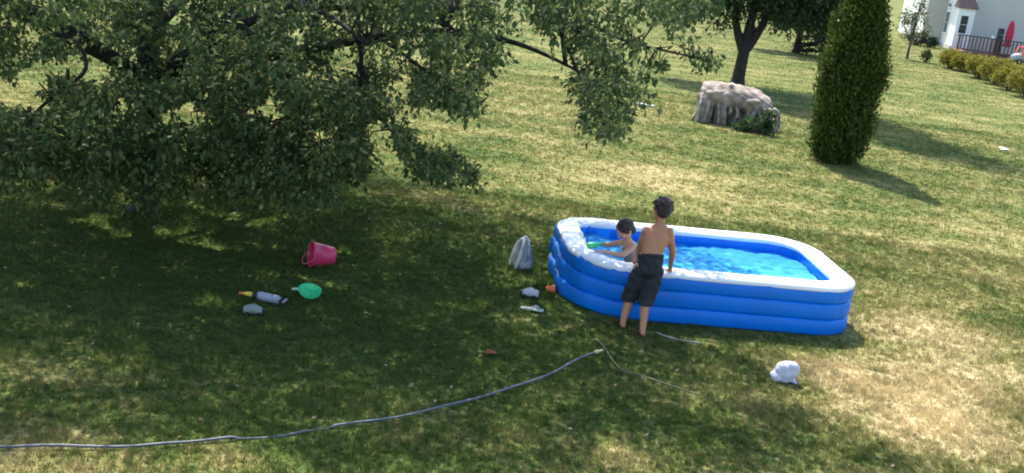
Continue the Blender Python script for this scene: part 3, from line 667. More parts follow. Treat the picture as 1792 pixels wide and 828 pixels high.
def deck():
    root = empty('deck', hl(0, 0), HA, label='low brown timber deck with railing along the grey house wall', cat='deck')
    X0, X1, Y0, Y1, FZ = -.15, 7.0, -2.4, -.03, .18
    k = 0; y = Y0
    while y < Y1 - .12:
        b = MB(); b.box(((X0 + X1) / 2, y + .07, FZ - .02), (X1 - X0, .132, .04)); b.build('plank', M_DECK, root); y += .145
    b = MB(); b.box(((X0 + X1) / 2, Y0 + .03, FZ / 2 - .03), (X1 - X0, .05, FZ - .02)); b.build('skirt_board', M_DECK, root)
    for x in (X0 + .05, X0 + 1.75, X0 + 3.5, X0 + 5.25, X1 - .05):
        b = MB(); b.box((x, Y0 + .06, FZ + .42), (.11, .11, .84)); b.build('post', M_DECK, root)
    cap = MB(); cap.box((X0 + 1.75, Y0 + .06, FZ + .93), (.13, .13, .16), taper=.6); cap.build('post_light', M_TRIM, root)
    b = MB(); b.box(((X0 + X1) / 2, Y0 + .06, FZ + .86), (X1 - X0 + .1, .15, .05)); b.build('top_rail', M_DARK, root)
    b = MB(); b.box(((X0 + X1) / 2, Y0 + .06, FZ + .12), (X1 - X0 - .1, .05, .06)); b.build('bottom_rail', M_DECK, root)
    me = None; x = X0 + .2
    while x < X1 - .1:
        if me is None: bb = MB(); bb.box((0, 0, 0), (.07, .04, .70)); me = bb.mesh('baluster')
        link('baluster', me, M_DECK, root, loc=(x, Y0 + .06, FZ + .50)); x += .19
deck()
def umbrella():
    root = empty('patio_umbrella', hl(2.55, -1.7, .18), 0, label='closed red patio umbrella standing on the deck', cat='umbrella')
    b = MB(); b.tube([(0, 0, 0), (0, 0, 1.98)], .022, 8); b.build('pole', M_PALE, root)
    b = MB(); secs = []
    for z, r in ((.5, .18), (.6, .19), (.8, .15), (1.0, .18), (1.35, .17), (1.65, .14), (1.85, .09), (1.93, .02)): secs.append((z, r))
    V = []; n = 32
    for z, r in secs:
        for k in range(n): q = r * (1 + .22 * math.cos(8 * 2 * math.pi * k / n)); V.append((q * math.cos(6.283 * k / n), q * math.sin(6.283 * k / n), z))
    Fc = [(i * n + k, i * n + (k + 1) % n, (i + 1) * n + (k + 1) % n, (i + 1) * n + k) for i in range(len(secs) - 1) for k in range(n)]
    b.add(V, Fc + [tuple(range(n - 1, -1, -1)), tuple((len(secs) - 1) * n + k for k in range(n))]); b.build('canopy', M_RED, root, True)
    b = MB(); b.tube([(0, 0, 0), (0, 0, .05), (0, 0, .12)], [.25, .24, .05], 20); b.build('base', M_DARK, root)
    b = MB(); b.ell((0, 0, 2.0), (.035, 0, 0), (0, .035, 0), (0, 0, .05), 10, 6); b.build('finial', M_PALE, root, True)
    r2 = empty('grill', hl(2.12, -1.55, .18), HA, label='dark covered grill on the deck left of the red umbrella', cat='grill')
    b = MB(); b.box((0, 0, .72), (.34, .3, 1.44), taper=.9); b.build('cover', M_DARK, r2, bevel=.05)
    b = MB(); b.box((0, -.18, 1.1), (.24, .03, .03)); b.build('handle', M_GREY, r2)
umbrella()
def toy_car():
    root = empty('toy_car', at(1783, 112), math.radians(20), label='red and pale grey toddler ride on car behind the hedge at the right edge', cat='toy car')
    b = MB(); b.loft([((-.5, 0, .3), (0, .12, 0), (0, 0, .1)), ((-.45, 0, .32), (0, .24, 0), (0, 0, .18)), ((-.1, 0, .36), (0, .26, 0), (0, 0, .22)), ((.35, 0, .32), (0, .26, 0), (0, 0, .18)), ((.45, 0, .3), (0, .15, 0), (0, 0, .1))], 16)
    b.build('body', M_GREY, root, True)
    for s in (-1, 1):
        b = MB(); pts = [(-.12 + .3 * (1 - math.cos(t)) - .05, s * .24, .38 + .5 * math.sin(t)) for t in np.linspace(0, math.pi, 12)]; b.tube(pts, .045, 8); b.build('door_frame', M_ORANGE, root, True)
    b = MB(); b.box((.13, 0, .88), (.42, .5, .06)); b.build('roof', M_RED, root, bevel=.03)
    for x in (-.3, .3):
        for s in (-1, 1):
            b = MB(); b.tube([(x, s * .23, .13), (x, s * .31, .13)], .13, 16); w_ = b.build('wheel', M_BLACK, root)
            b = MB(); b.tube([(x, s * .312, .13), (x, s * .32, .13)], .06, 10); b.build('hub', M_YELLOW, w_)
toy_car()

# ------------------------------------------------------------------ inflatable pool
POOLROOT = None
def rrect(hx, hy, dr=0.0, n=18):
    P = []
    for sx, sy, r, a0 in ((1, 1, .50, 0), (-1, 1, .34, 90), (-1, -1, .72, 180), (1, -1, .36, 270)):
        r -= dr; cx, cy = sx * (hx - r), sy * (hy - r)
        for k in range(n + 1):
            a = math.radians(a0 + 90 * k / n); P.append((cx + r * math.cos(a), cy + r * math.sin(a)))
    out = []
    for i in range(len(P)):
        a = np.array(P[i]); b = np.array(P[(i + 1) % len(P)]); d = np.linalg.norm(b - a); m = max(1, int(d / .12))
        for j in range(m): out.append(a + (b - a) * j / m)
    return out
def pool():
    global POOLROOT
    root = empty('inflatable_pool', (PC[0], PC[1], 0), PYAW, label='blue inflatable pool with white rim on the grass', cat='pool'); POOLROOT = root
    hx, hy = PL - .13, PW - .13; path = rrect(hx, hy)
    m = len(path)
    def ring(name, zc, rw, rh, mt, bulge=0.0, wob=.006, e=2.4):
        V = []; n = 20
        for i in range(m):
            a, b, c = path[i - 1], path[i], path[(i + 1) % m]; t = c - a; t /= np.linalg.norm(t); nn = np.array([t[1], -t[0]])
            left = max(0, -b[0] / hx) ** 3
            wv = wob * (left * 1.2 * math.sin(i * 3.1 + zc * 60) + math.sin(i * .9 + zc * 40) + .6 * math.sin(i * 2.3 + zc * 90)) * (1 + 2.6 * left)
            # the left end sags outwards a little
            off = bulge + .06 * left * max(0, 1 - zc / .5)
            for k in range(n):
                th = 2 * math.pi * k / n; cx, sx = math.cos(th), math.sin(th)
                ux = math.copysign(abs(cx) ** (2 / e), cx) * (rw + wv); uz = math.copysign(abs(sx) ** (2 / e), sx) * rh
                p = b + nn * (ux + off); V.append((p[0], p[1], zc + uz + wv * .5))
        Fc = [(i * n + k, ((i + 1) % m) * n + k, ((i + 1) % m) * n + (k + 1) % n, i * n + (k + 1) % n) for i in range(m) for k in range(n)]
        b = MB(); b.add(V, Fc); return b.build(name, mt, root, True)
    ring('bottom_ring', .094, .130, .096, M_BLUE, .006, .005, 6); ring('middle_ring', .276, .130, .098, M_BLUE, .004, .005, 6)
    ring('upper_ring', .448, .129, .086, M_BLUE, 0.002, .005, 6); ring('rim', .530, .134, .046, M_WHITE, .0, .0014, 2.6)
    # liner: inner wall and floor
    inn = [np.array(p) for p in rrect(hx - .118, hy - .118, .118)]; k = len(inn); V = [(p[0], p[1], .50) for p in inn] + [(p[0], p[1], .03) for p in inn] + [(0, 0, .03)]
    Fc = [(i, i + k, (i + 1) % k + k, (i + 1) % k) for i in range(k)] + [(i + k, 2 * k, (i + 1) % k + k) for i in range(k)]
    b = MB(); b.add(V, Fc); b.build('liner', M_LINER, root)
    # water with real ripples
    NX, NY = 220, 120; hx2, hy2 = hx - .121, hy - .121; X, Y = np.meshgrid(np.linspace(-hx2, hx2, NX), np.linspace(-hy2, hy2, NY), indexing='ij')
    Z = np.zeros_like(X); rr = np.random.default_rng(5)
    for i in range(46):
        a = rr.uniform(0, 6.28); f = rr.uniform(8, 55); Z += np.sin((X * math.cos(a) + Y * math.sin(a)) * f + rr.uniform(0, 6.28)) * .05 / f ** 1.05
    Z = .405 + Z * 1.0
    ok = inpoly(np.stack([X.ravel(), Y.ravel()], 1), [tuple(p) for p in rrect(hx2, hy2, .121)]).reshape(X.shape)
    idx = -np.ones(X.shape, int); idx[ok] = np.arange(ok.sum()); V = np.stack([X[ok], Y[ok], Z[ok]], 1)
    q = np.stack([idx[:-1, :-1], idx[1:, :-1], idx[1:, 1:], idx[:-1, 1:]], -1).reshape(-1, 4); q = q[(q >= 0).all(1)]
    mw, N, L, bs = newmat('pool_water')
    tr = N.new('ShaderNodeBsdfTransparent'); tr.inputs[0].default_value = (.25, .84, 1, 1)
    gl = N.new('ShaderNodeBsdfGlossy'); gl.inputs['Roughness'].default_value = .06; fr = N.new('ShaderNodeFresnel'); fr.inputs[0].default_value = 1.2
    no = N.new('ShaderNodeTexNoise'); no.inputs['Scale'].default_value = 26; no.inputs['Detail'].default_value = 3; tc = N.new('ShaderNodeTexCoord'); L.new(tc.outputs['Object'], no.inputs['Vector'])
    bp = N.new('ShaderNodeBump'); bp.inputs['Strength'].default_value = .4; bp.inputs['Distance'].default_value = .03; L.new(no.outputs[0], bp.inputs['Height'])
    L.new(bp.outputs[0], gl.inputs['Normal']); L.new(bp.outputs[0], fr.inputs['Normal'])
    mx = N.new('ShaderNodeMixShader'); fm = N.new('ShaderNodeMath'); fm.operation = 'MULTIPLY'; fm.inputs[1].default_value = .7; L.new(fr.outputs[0], fm.inputs[0]); L.new(fm.outputs[0], mx.inputs[0]); L.new(tr.outputs[0], mx.inputs[1]); L.new(gl.outputs[0], mx.inputs[2]); # sunlit cyan sparkle painted into the water colour, stronger towards the near side
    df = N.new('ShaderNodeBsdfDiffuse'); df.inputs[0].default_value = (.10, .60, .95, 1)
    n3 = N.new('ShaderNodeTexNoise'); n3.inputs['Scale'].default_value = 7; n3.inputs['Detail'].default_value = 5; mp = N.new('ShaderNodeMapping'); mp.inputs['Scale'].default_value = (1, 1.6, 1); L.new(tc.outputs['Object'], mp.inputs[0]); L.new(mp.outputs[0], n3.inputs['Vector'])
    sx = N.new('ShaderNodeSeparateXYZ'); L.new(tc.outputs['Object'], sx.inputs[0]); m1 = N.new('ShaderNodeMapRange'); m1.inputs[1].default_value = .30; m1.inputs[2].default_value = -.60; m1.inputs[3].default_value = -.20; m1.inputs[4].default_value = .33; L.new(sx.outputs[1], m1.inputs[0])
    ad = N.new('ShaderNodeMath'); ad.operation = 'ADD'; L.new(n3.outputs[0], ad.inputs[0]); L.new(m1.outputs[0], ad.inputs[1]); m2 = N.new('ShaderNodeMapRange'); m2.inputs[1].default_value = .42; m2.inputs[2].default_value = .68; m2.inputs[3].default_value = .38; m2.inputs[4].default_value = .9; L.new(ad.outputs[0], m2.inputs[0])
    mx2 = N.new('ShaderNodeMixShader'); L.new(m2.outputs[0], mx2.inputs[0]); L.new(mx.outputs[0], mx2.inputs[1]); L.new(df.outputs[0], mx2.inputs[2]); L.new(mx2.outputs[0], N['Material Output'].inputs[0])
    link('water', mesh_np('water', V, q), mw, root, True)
    # air valve on the rim
    b = MB(); b.tube([(1.0, -hy + .01, .572), (1.0, -hy + .01, .588)], [.022, .018], 10); b.build('valve', M_WHITE, root)
pool()

# ------------------------------------------------------------------ people
def fingers(b, wrist, hand, palm_n, thumb_side, L=.15, curl=.5, r=.0068):
    """palm and five separate curled fingers; hand: direction, palm_n: palm normal (the way fingers curl), thumb_side: lateral"""
    h, nrm, s = (np.array(v, float) / np.linalg.norm(v) for v in (hand, palm_n, thumb_side)); wrist = np.array(wrist, float)
    s = s - h * (s @ h); s /= np.linalg.norm(s)
    pl = L * .48; b.loft([(wrist, s * .019, nrm * .015), (wrist + h * pl * .4, s * .028, nrm * .012), (wrist + h * pl, s * .031, nrm * .010), (wrist + h * pl * 1.08, s * .028, nrm * .007)], 12)
    for k, (o, ln) in enumerate(((.024, .46), (.008, .52), (-.008, .48), (-.023, .37))):
        a = wrist + h * pl + s * o; ln *= L; c = curl * (.8 + .12 * k)
        d1 = h * math.cos(c * .5) + nrm * math.sin(c * .5) + s * o * 3; p1 = a + d1 * ln * .42
        d2 = h * math.cos(c * 1.2) + nrm * math.sin(c * 1.2) + s * o * 2; p2 = p1 + d2 * ln * .32; d3 = h * math.cos(c * 1.8) + nrm * math.sin(c * 1.8); p3 = p2 + d3 * ln * .26
        b.capsule(a - h * .01, p1, r, r * .95, 8); b.capsule(p1, p2, r * .95, r * .88, 8); b.capsule(p2, p3, r * .88, r * .75, 8)
    a = wrist + h * pl * .3 + s * .022; p1 = a + (s * .75 + h * .6 + nrm * .25) * L * .2; p2 = p1 + (h * .9 + s * .25 + nrm * .35) * L * .2
    b.capsule(a, p1, r * 1.25, r * 1.1, 8); b.capsule(p1, p2, r * 1.1, r * .85, 8)
def head(b, c, R, up, face, lat):
    """c centre of the head, R half height"""
    b.ell(c + up * R * .16 - face * R * .05, lat * R * .74, face * R * .88, up * R * .84, 20, 14)
    b.ell(c - up * R * .32 + face * R * .18, lat * R * .56, face * R * .60, up * R * .62, 18, 12)
    b.capsule(c + face * R * .78 + up * R * .05, c + face * R * .98 - up * R * .17, R * .07, R * .12, 8)
    for s in (-1, 1):
        b.ell(c + lat * s * R * .76 - up * R * .02 - face * R * .04, lat * s * R * .07, face * R * .14, up * R * .2, 10, 8)
        b.ell(c + face * R * .72 + lat * s * R * .36 - up * R * .16, lat * R * .22, face * R * .16, up * R * .2, 10, 8)
def face_parts(root, c, R, up, face, lat):
    for s in (-1, 1):
        e = MB(); e.ell(c + face * R * .80 + lat * s * R * .28 + up * R * .02, lat * R * .10, face * R * .05, up * R * .045, 10, 6); eo = e.build('eye', M_EYE, root, True)
        p = MB(); p.ell(c + face * R * .85 + lat * s * R * .28 + up * R * .02, lat * R * .05, face * R * .025, up * R * .05, 8, 6); p.build('pupil', M_BLACK, eo, True)
    m = MB(); m.ell(c + face * R * .76 - up * R * .46, lat * R * .22, face * R * .06, up * R * .055, 10, 6); m.build('mouth', M_LIP, root, True)

def boy():
    P = lambda x, y, Y: aty(x, y, Y)
    pl_, pr_ = P(1088, 570, 10.80), P(1122, 583, 10.64)
    fl = np.array([pl_[0], 10.74, .055]); fr_ = np.array([pr_[0], 10.57, .055])
    hip = P(1136, 466, 10.80); waist = P(1139, 448, 10.83); chest = P(1148, 418, 10.90); shl = P(1131, 404, 10.90); shr = P(1171, 406, 10.90)
    neck = P(1154, 394, 10.94); hd = P(1159.5, 366, 10.97)
    O = np.array([(fl[0] + fr_[0]) / 2, 10.66, 0]); root = empty('person', O, label='shirtless boy in dark knee length shorts standing outside the pool seen from behind', cat='person')
    L = lambda p: np.array(p, float) - O
    lat = unit(shr - shl); up = unit(neck - hip); face = unit(np.cross(up, lat))
    hipL = L(hip) - lat * .075 - up * .03; hipR = L(hip) + lat * .075 - up * .03
    knL = L(P(1102, 521, 10.86)); knR = L(P(1129, 531, 10.74)); anL = L(fl) + [0, 0, .02]; anR = L(fr_) + [0, 0, .02]
    b = MB()
    b.loft([(L(hip) - up * .07, lat * .10, face * .085), (L(hip), lat * .128, face * .098), (L(waist) + up * .02, lat * .112, face * .082), (L(waist) * .5 + L(chest) * .5, lat * .128, face * .09),
            (L(chest), lat * .15, face * .098), (L(chest) * .45 + L(neck) * .55 - up * .02, lat * .142, face * .082), (L(neck) - up * .012, lat * .085, face * .06), (L(neck) + up * .02, lat * .052, face * .05)], 18)
    b.capsule(L(neck) - up * .03, L(hd) - up * .05, .053, .05)
    R = .124; fdir = unit(face * .93 - lat * .25); flat = unit(np.cross(fdir, up)); head(b, L(hd), R, up, fdir, flat)
    for h, k, a in ((hipL, knL, anL), (hipR, knR, anR)):
        b.capsule(h, k, .08, .054); b.capsule(k, a, .051, .034); mid = k * .72 + a * .28 - face * .014; b.ell(mid, lat * .044, face * .046, up * .10, 12, 8)
        fd = unit(np.array([face[0] - .15, face[1], 0])); ft = a * [1, 1, 0] + [0, 0, .03]
        b.capsule(a, ft - fd * .03, .03, .028); b.capsule(ft - fd * .03, ft + fd * .10, .028, .024); b.capsule(ft + fd * .10, ft + fd * .14, .024, .016)
        st = unit(np.cross(fd, [0, 0, 1.0]))
        for t in range(5): b.capsule(ft + fd * .13 + st * (t - 2) * .011, ft + fd * (.165 - .006 * abs(t - 1)) + st * (t - 2) * .012 - [0, 0, .01], .008, .007, 8)
    # right arm hangs to the rim, left arm reaches forward over it
    sR = L(shr); eR = L(P(1177, 440, 10.94)); wR = L(P(1173, 470, 11.05))
    sL = L(shl); eL = L(P(1119, 434, 10.96)); wL = L(P(1113, 452, 11.16))
    for s, e, w_ in ((sR, eR, wR), (sL, eL, wL)):
        b.ell(s, lat * .047, face * .047, up * .047, 12, 8); b.ell(s * .62 + e * .38, lat * .044, face * .047, up * .07, 12, 8); b.capsule(s, e, .044, .035); b.capsule(e, w_, .037, .023)
    fingers(b, wR, unit(wR - eR) + [0, .25, 0], (0, 1, -.5), -lat, .15, .5); fingers(b, wL, unit(wL - eL), (0, .2, -1), lat, .15, .5)
    b.skin('body', M_SKIN, root, .0055, 4)
    face_parts(root, L(hd), R, up, fdir, flat)
    # hair: short, thick on top, down to the nape
    hb = MB(); c = L(hd); hb.ell(c + up * R * .26 - fdir * R * .12, flat * R * .79, fdir * R * .90, up * R * .84, 20, 14); hb.ell(c - fdir * R * .42 - up * R * .12, flat * R * .68, fdir * R * .50, up * R * .72, 16, 10)
    for k in range(150):
        d = unit(np.array([random.gauss(0, 1), random.gauss(0, 1), random.gauss(0, 1) + .5])); d = flat * d[0] + fdir * (d[1] * .8 - .2) + up * d[2]; d = unit(d)
        p = c + up * R * .22 - fdir * R * .10 + d * R * .80; hb.capsule(p, p + d * R * random.uniform(.02, .09) - up * R * .1 + fdir * R * random.gauss(0, .12) + flat * R * random.gauss(0, .12), R * .09, R * .035, 6)
    hb.skin('hair', M_HAIR, root, .008, 1)
    # shorts
    s = MB()
    s.loft([(L(waist) + up * .0, lat * .128, face * .10), (L(hip) + up * .02, lat * .142, face * .115), (L(hip) - up * .05, lat * .148, face * .12), (L(hip) - up * .10, lat * .13, face * .105)], 20)
    for h, k, a, sx in ((hipL, knL, anL, -1), (hipR, knR, anR, 1)):
        d = unit(k - h); en = k + d * .015; pts = []
        for t, r in ((0, .088), (.35, .092), (.7, .088), (1.0, .090)): pts.append((h + (en - h) * t, r))
        s.loft([(q + lat * sx * .004, lat * r, unit(np.cross(lat, d)) * r * 1.04) for q, r in pts], 18)
    o = s.skin('shorts', M_SHORT, root, .009, 3)
    # fabric folds
    me = o.data; co = np.empty(len(me.vertices) * 3, np.float32); me.vertices.foreach_get('co', co); co = co.reshape(-1, 3); no = np.empty_like(co).ravel(); me.vertices.foreach_get('normal', no); no = no.reshape(-1, 3)
    co += no * (np.sin(co[:, 2] * 55 + co[:, 0] * 38 + 2 * np.sin(co[:, 0] * 30)) * .004 + np.sin(co[:, 0] * 70 + co[:, 1] * 60) * .0025)[:, None]; me.vertices.foreach_set('co', co.ravel()); me.update()
    # waistband
    wb = MB(); wb.tube([L(waist) + lat * .131 * math.cos(t) + face * .103 * math.sin(t) for t in np.linspace(0, 2 * math.pi, 28, endpoint=False)], [(.008, .016)] * 28, 8, closed=True); wb.build('waistband', M_SHORT, root, True)
    for a in (anL, anR):
        fd = unit(np.array([face[0] - .15, face[1], 0])); ft = a * [1, 1, 0]; st = unit(np.cross(fd, [0, 0, 1.0]))
        so = MB(); so.loft([(ft - fd * .065 + [0, 0, z], st * .028, fd * .0 + np.array([0, 0, .001])) for z in (.012,)] + [(ft + fd * t + [0, 0, .012], st * wd, np.array([0, 0, .011])) for t, wd in ((-.06, .03), (0, .034), (.09, .042), (.15, .038), (.178, .015))], 12)
        sl = so.build('sandal', M_BLACK, root, True); sp = MB()
        sp.tube([ft + fd * .07 + st * .036 * math.cos(t) + np.array([0, 0, .02 + .045 * math.sin(t)]) for t in np.linspace(0, math.pi, 9)], [(.004, .014)] * 9, 6); sp.build('strap', M_BLACK, sl, True)
boy()

def child():
    P = lambda x, y, Y: aty(x, y, Y)
    hd = P(1094.5, 402, 11.72); neck = P(1099, 420, 11.76); chest = P(1102, 438, 11.78); pel = P(1110, 476, 11.82)
    O = np.array([pel[0], pel[1], 0.0]); root = empty('person', O, label='dark haired child inside the pool in pale swimwear reaching both arms left', cat='person'); L = lambda p: np.array(p, float) - O
    up = unit(L(neck) - L(pel)); face = unit(np.array([-.86, -.5, 0]) - up * (np.array([-.86, -.5, 0]) @ up)); lat = unit(np.cross(face, up))
    b = MB()
    b.loft([(L(pel) - up * .08, lat * .09, face * .08), (L(pel), lat * .11, face * .09), (L(pel) * .5 + L(chest) * .5, lat * .098, face * .08), (L(chest), lat * .112, face * .082), (L(neck) - up * .045, lat * .105, face * .065), (L(neck) - up * .01, lat * .05, face * .045), (L(neck) + up * .02, lat * .038, face * .038)], 16)
    R = .114; hup = unit(up + face * .25); hf = unit(face - hup * (face @ hup) - hup * .1); hl_ = unit(np.cross(hf, hup)); hup = np.cross(hl_, hf)
    b.capsule(L(neck), L(hd) - hup * .03, .04, .038); head(b, L(hd), R, hup, hf, hl_)
    # both arms to the left: the far one straight, the near one along the rim
    far_s = L(P(1091, 424, 11.84)); far_e = L(P(1068, 428, 11.86)); far_w = L(P(1048, 427.5, 11.82))
    nea_s = L(P(1109, 432, 11.66)); nea_e = L(P(1090, 447, 11.52)); nea_w = L(P(1056, 441, 11.50))
    for s, e, w_ in ((far_s, far_e, far_w), (nea_s, nea_e, nea_w)):
        b.ell(s, lat * .038, face * .038, up * .038, 10, 8); b.capsule(s, e, .039, .031); b.capsule(e, w_, .032, .021)
    fingers(b, far_w, unit(far_w - far_e), (0, 0, -1), (0, -1, 0), .13, .7); fingers(b, nea_w, unit(nea_w - nea_e), (0, .3, -1), (0, 1, 0), .13, .7)
    # kneeling legs on the pool floor
    for s in (-1, 1):
        h = L(pel) + lat * s * .06 - up * .04; k = h + face * .20 + np.array([0, 0, -.06]); k[2] = max(k[2], .09); a = k - face * .24 + lat * s * .03; a[2] = .075
        b.capsule(h, k, .066, .046); b.capsule(k, a, .044, .03); b.capsule(a, a - face * .10 + [0, 0, -.005], .028, .02)
    b.skin('body', M_SKIN2, root, .0055, 4); face_parts(root, L(hd), R, hup, hf, hl_)
    c = L(hd); hb = MB(); hb.ell(c + hup * R * .28 - hf * R * .16, hl_ * R * .86, hf * R * .92, hup * R * .84, 20, 14); hb.ell(c - hf * R * .5 - hup * R * .15, hl_ * R * .74, hf * R * .46, hup * R * .8, 16, 10)
    for k in range(60):
        d = unit(np.array([random.gauss(0, 1), random.gauss(0, 1) - .3, abs(random.gauss(0, 1)) + .1])); d = unit(hl_ * d[0] + hf * (d[1] - .2) + hup * d[2]); p = c + hup * R * .22 - hf * R * .12 + d * R * .84
        hb.capsule(p, p + d * R * .1 + hl_ * R * random.gauss(0, .14) - hup * R * .1, R * .11, R * .04, 6)
    hb.skin('hair', M_HAIR, root, .008, 1)
    s = MB(); s.loft([(L(pel) - up * .03, lat * .117, face * .097), (L(pel) * .6 + L(chest) * .4, lat * .108, face * .089), (L(pel) * .4 + L(chest) * .6, lat * .108, face * .087)], 18)
    for q in (-1, 1):
        pts = [L(chest) + up * .02 + lat * q * .05 + face * .08, L(neck) - up * .03 + lat * q * .055 + face * .02, L(neck) - up * .035 + lat * q * .055 - face * .04, L(chest) + up * .02 + lat * q * .05 - face * .075]; s.tube(spline(pts, 5), [(.016, .006)] * 16, 8)
    s.skin('swimsuit', M_SUIT, root, .007, 2)
child()

# ------------------------------------------------------------------ things on the grass
def bucket():
    root = empty('bucket', at(560, 468), label='pink plastic bucket lying on its side in the shade', cat='bucket')
    ax = unit(np.array([-.9, -.42, .10])); c0 = np.array([.14, .06, .135]); b = MB(); u = unit(np.cross(ax, [0, 0, 1.0])); v = np.cross(u, ax); n = 28; V = []
    prof = [(0, .0), (0, .085), (.01, .095), (.12, .115), (.25, .135), (.255, .146), (.27, .146), (.27, .130), (.25, .128), (.12, .108), (.015, .088), (.012, 0)]
    for t, r in prof:
        for k in range(n): th = 6.28319 * k / n; V.append(c0 + ax * t + u * r * math.cos(th) + v * r * math.sin(th))
    b.add(V, [(i * n + k, i * n + (k + 1) % n, (i + 1) * n + (k + 1) % n, (i + 1) * n + k) for i in range(len(prof) - 1) for k in range(n)]); b.build('body', M_PINK, root, True)
    h = MB(); pts = [c0 + ax * (.25 + .02 * math.sin(t)) + u * .146 * math.cos(t) + (ax * .5 - v * .75) * .15 * math.sin(t) for t in np.linspace(0, math.pi, 14)]; h.tube([p if p[2] > .012 else np.array([p[0], p[1], .012]) for p in pts], .006, 6); h.build('handle', M_PINK, root, True)
bucket()
def scoop():
    root = empty('sand_scoop', at(545, 524), math.radians(165), label='green plastic sand scoop lying below the pink bucket', cat='sand toy'); root.rotation_euler = (math.radians(-38), 0, math.radians(165)); root.location.z = .055; root.scale = (.85, .72, .8); n = 24; V = []
    b = MB(); prof = [(0, .02), (.05, .024), (.09, .05), (.115, .085), (.128, .088), (.118, .08), (.085, .045), (.045, .032), (0, .03)]
    for r, z in prof:
        for k in range(n):
            th = 6.28319 * k / n; V.append((r * math.cos(th) * 1.1, r * math.sin(th), z + .02 * math.cos(th) * r / .1 + .012 * math.cos(2 * th)))
    b.add(V, [(i * n + k, i * n + (k + 1) % n, (i + 1) * n + (k + 1) % n, (i + 1) * n + k) for i in range(len(prof) - 1) for k in range(n)]); b.build('bowl', M_GREEN, root, True)
    h = MB(); h.tube(spline([(.10, 0, .07), (.17, .02, .085), (.23, .03, .075)], 4), [(.03, .012)] * 4 + [(.02, .01)] * 5, 8); h.build('handle', mat('pale_green_plastic', (.35, .62, .42), .4), root, True)
scoop()
def blaster():
    root = empty('water_gun', at(466, 531), math.radians(170), label='grey and black toy water gun with yellow tip lying on the shaded grass', cat='toy')
    b = MB(); b.loft([((-.15, 0, .06), (0, .02, 0), (0, 0, .03)), ((-.13, 0, .06), (0, .032, 0), (0, 0, .045)), ((.06, 0, .065), (0, .036, 0), (0, 0, .048)), ((.10, 0, .065), (0, .026, 0), (0, 0, .036))], 14); b.build('body', M_GREY, root, True)
    b = MB(); b.tube([(.10, 0, .065), (.14, 0, .065)], .038, 12); b.build('collar', M_BLACK, root, True)
    b = MB(); b.tube([(.14, 0, .065), (.20, 0, .065), (.25, 0, .062)], [.028, .024, .012], 12); b.build('tip', M_YELLOW, root, True)
    b = MB(); b.tube([(.245, 0, .062), (.29, .01, .06)], .012, 10); b.build('nozzle', M_ORANGE, root, True)
    b = MB(); b.box((-.17, .02, .045), (.05, .05, .07)); b.build('grip', M_BLACK, root, bevel=.012); b = MB(); b.tube([(-.2, -.03, .07), (-.2, .06, .07)], .012, 8); b.build('trigger_ring', M_GREY, root, True)
blaster()
def small_toy(name, px, py, rz, size, m1, m2, label, wheels=True):
    root = empty(name, at(px, py), math.radians(rz), label=label, cat='toy'); s = size; b = MB()
    b.loft([((-.5 * s, 0, .26 * s), (0, .14 * s, 0), (0, 0, .12 * s)), ((-.42 * s, 0, .28 * s), (0, .22 * s, 0), (0, 0, .2 * s)), ((0, 0, .34 * s), (0, .24 * s, 0), (0, 0, .27 * s)), ((.34 * s, 0, .26 * s), (0, .2 * s, 0), (0, 0, .18 * s)), ((.5 * s, 0, .22 * s), (0, .1 * s, 0), (0, 0, .1 * s))], 14); b.build('body', m1, root, True)
    if wheels:
        for x in (-.28, .28):
            for y in (-1, 1): b = MB(); b.tube([(x * s, y * .2 * s, .12 * s), (x * s, y * .28 * s, .12 * s)], .12 * s, 12); b.build('wheel', m2, root)
    b = MB(); b.box((.46 * s, 0, .26 * s), (.14 * s, .34 * s, .22 * s)); b.build('bumper', m2, root, bevel=.03 * s)
small_toy('toy_truck', 444, 552, 8, .2, mat('grey_green_plastic', (.20, .24, .22), .5), M_BLACK, 'small pale grey toy truck just below the toy water gun')
small_toy('toy_truck', 926, 521, 175, .2, M_PALE, M_BLACK, 'small white toy truck with black bumper left of the pool')
def slumped_bag():
    root = empty('cloth_bag', at(908, 467), label='slumped grey cloth bag with pale straps standing in the shade left of the pool', cat='bag'); root.scale = (.72, .85, .92)
    b = MB(); b.loft([((.05, 0, 0), (.17, 0, 0), (0, .12, 0)), ((.05, 0, .08), (.175, 0, 0), (0, .125, 0)), ((.03, .01, .2), (.15, 0, .02), (0, .11, 0)), ((.03, .02, .31), (.11, 0, .02), (0, .085, 0)), ((.02, .02, .38), (.05, 0, 0), (0, .04, 0))], 18)
    for k in range(9): b.capsule((random.uniform(-.05, .17), random.uniform(-.12, -.04), random.uniform(.03, .2)), (random.uniform(-.02, .12), random.uniform(-.10, -.02), random.uniform(.15, .34)), .03, .02, 8)
    b.skin('body', mat('pale_grey_cloth', (.38, .38, .38), .9, .35, 9, .7, 40), root, .01, 2)
    for pts, r in (([(.03, -.03, .40), (-.06, -.06, .36), (-.13, -.10, .22), (-.165, -.12, .05)], .024), ([(.04, -.03, .41), (.02, -.11, .33), (-.01, -.155, .17), (-.06, -.18, .02)], .028),
                   ([(.02, .0, .41), (.09, -.04, .39), (.13, -.08, .31), (.14, -.11, .2)], .02), ([(-.02, -.02, .385), (.06, -.03, .425), (.12, -.03, .36)], .022)):
        h = MB(); q = spline(pts, 5); h.tube(q, [(r * random.uniform(.8, 1.2), r * .6) for _ in q], 8); h.build('strap', M_TOWEL, root, True)
slumped_bag()
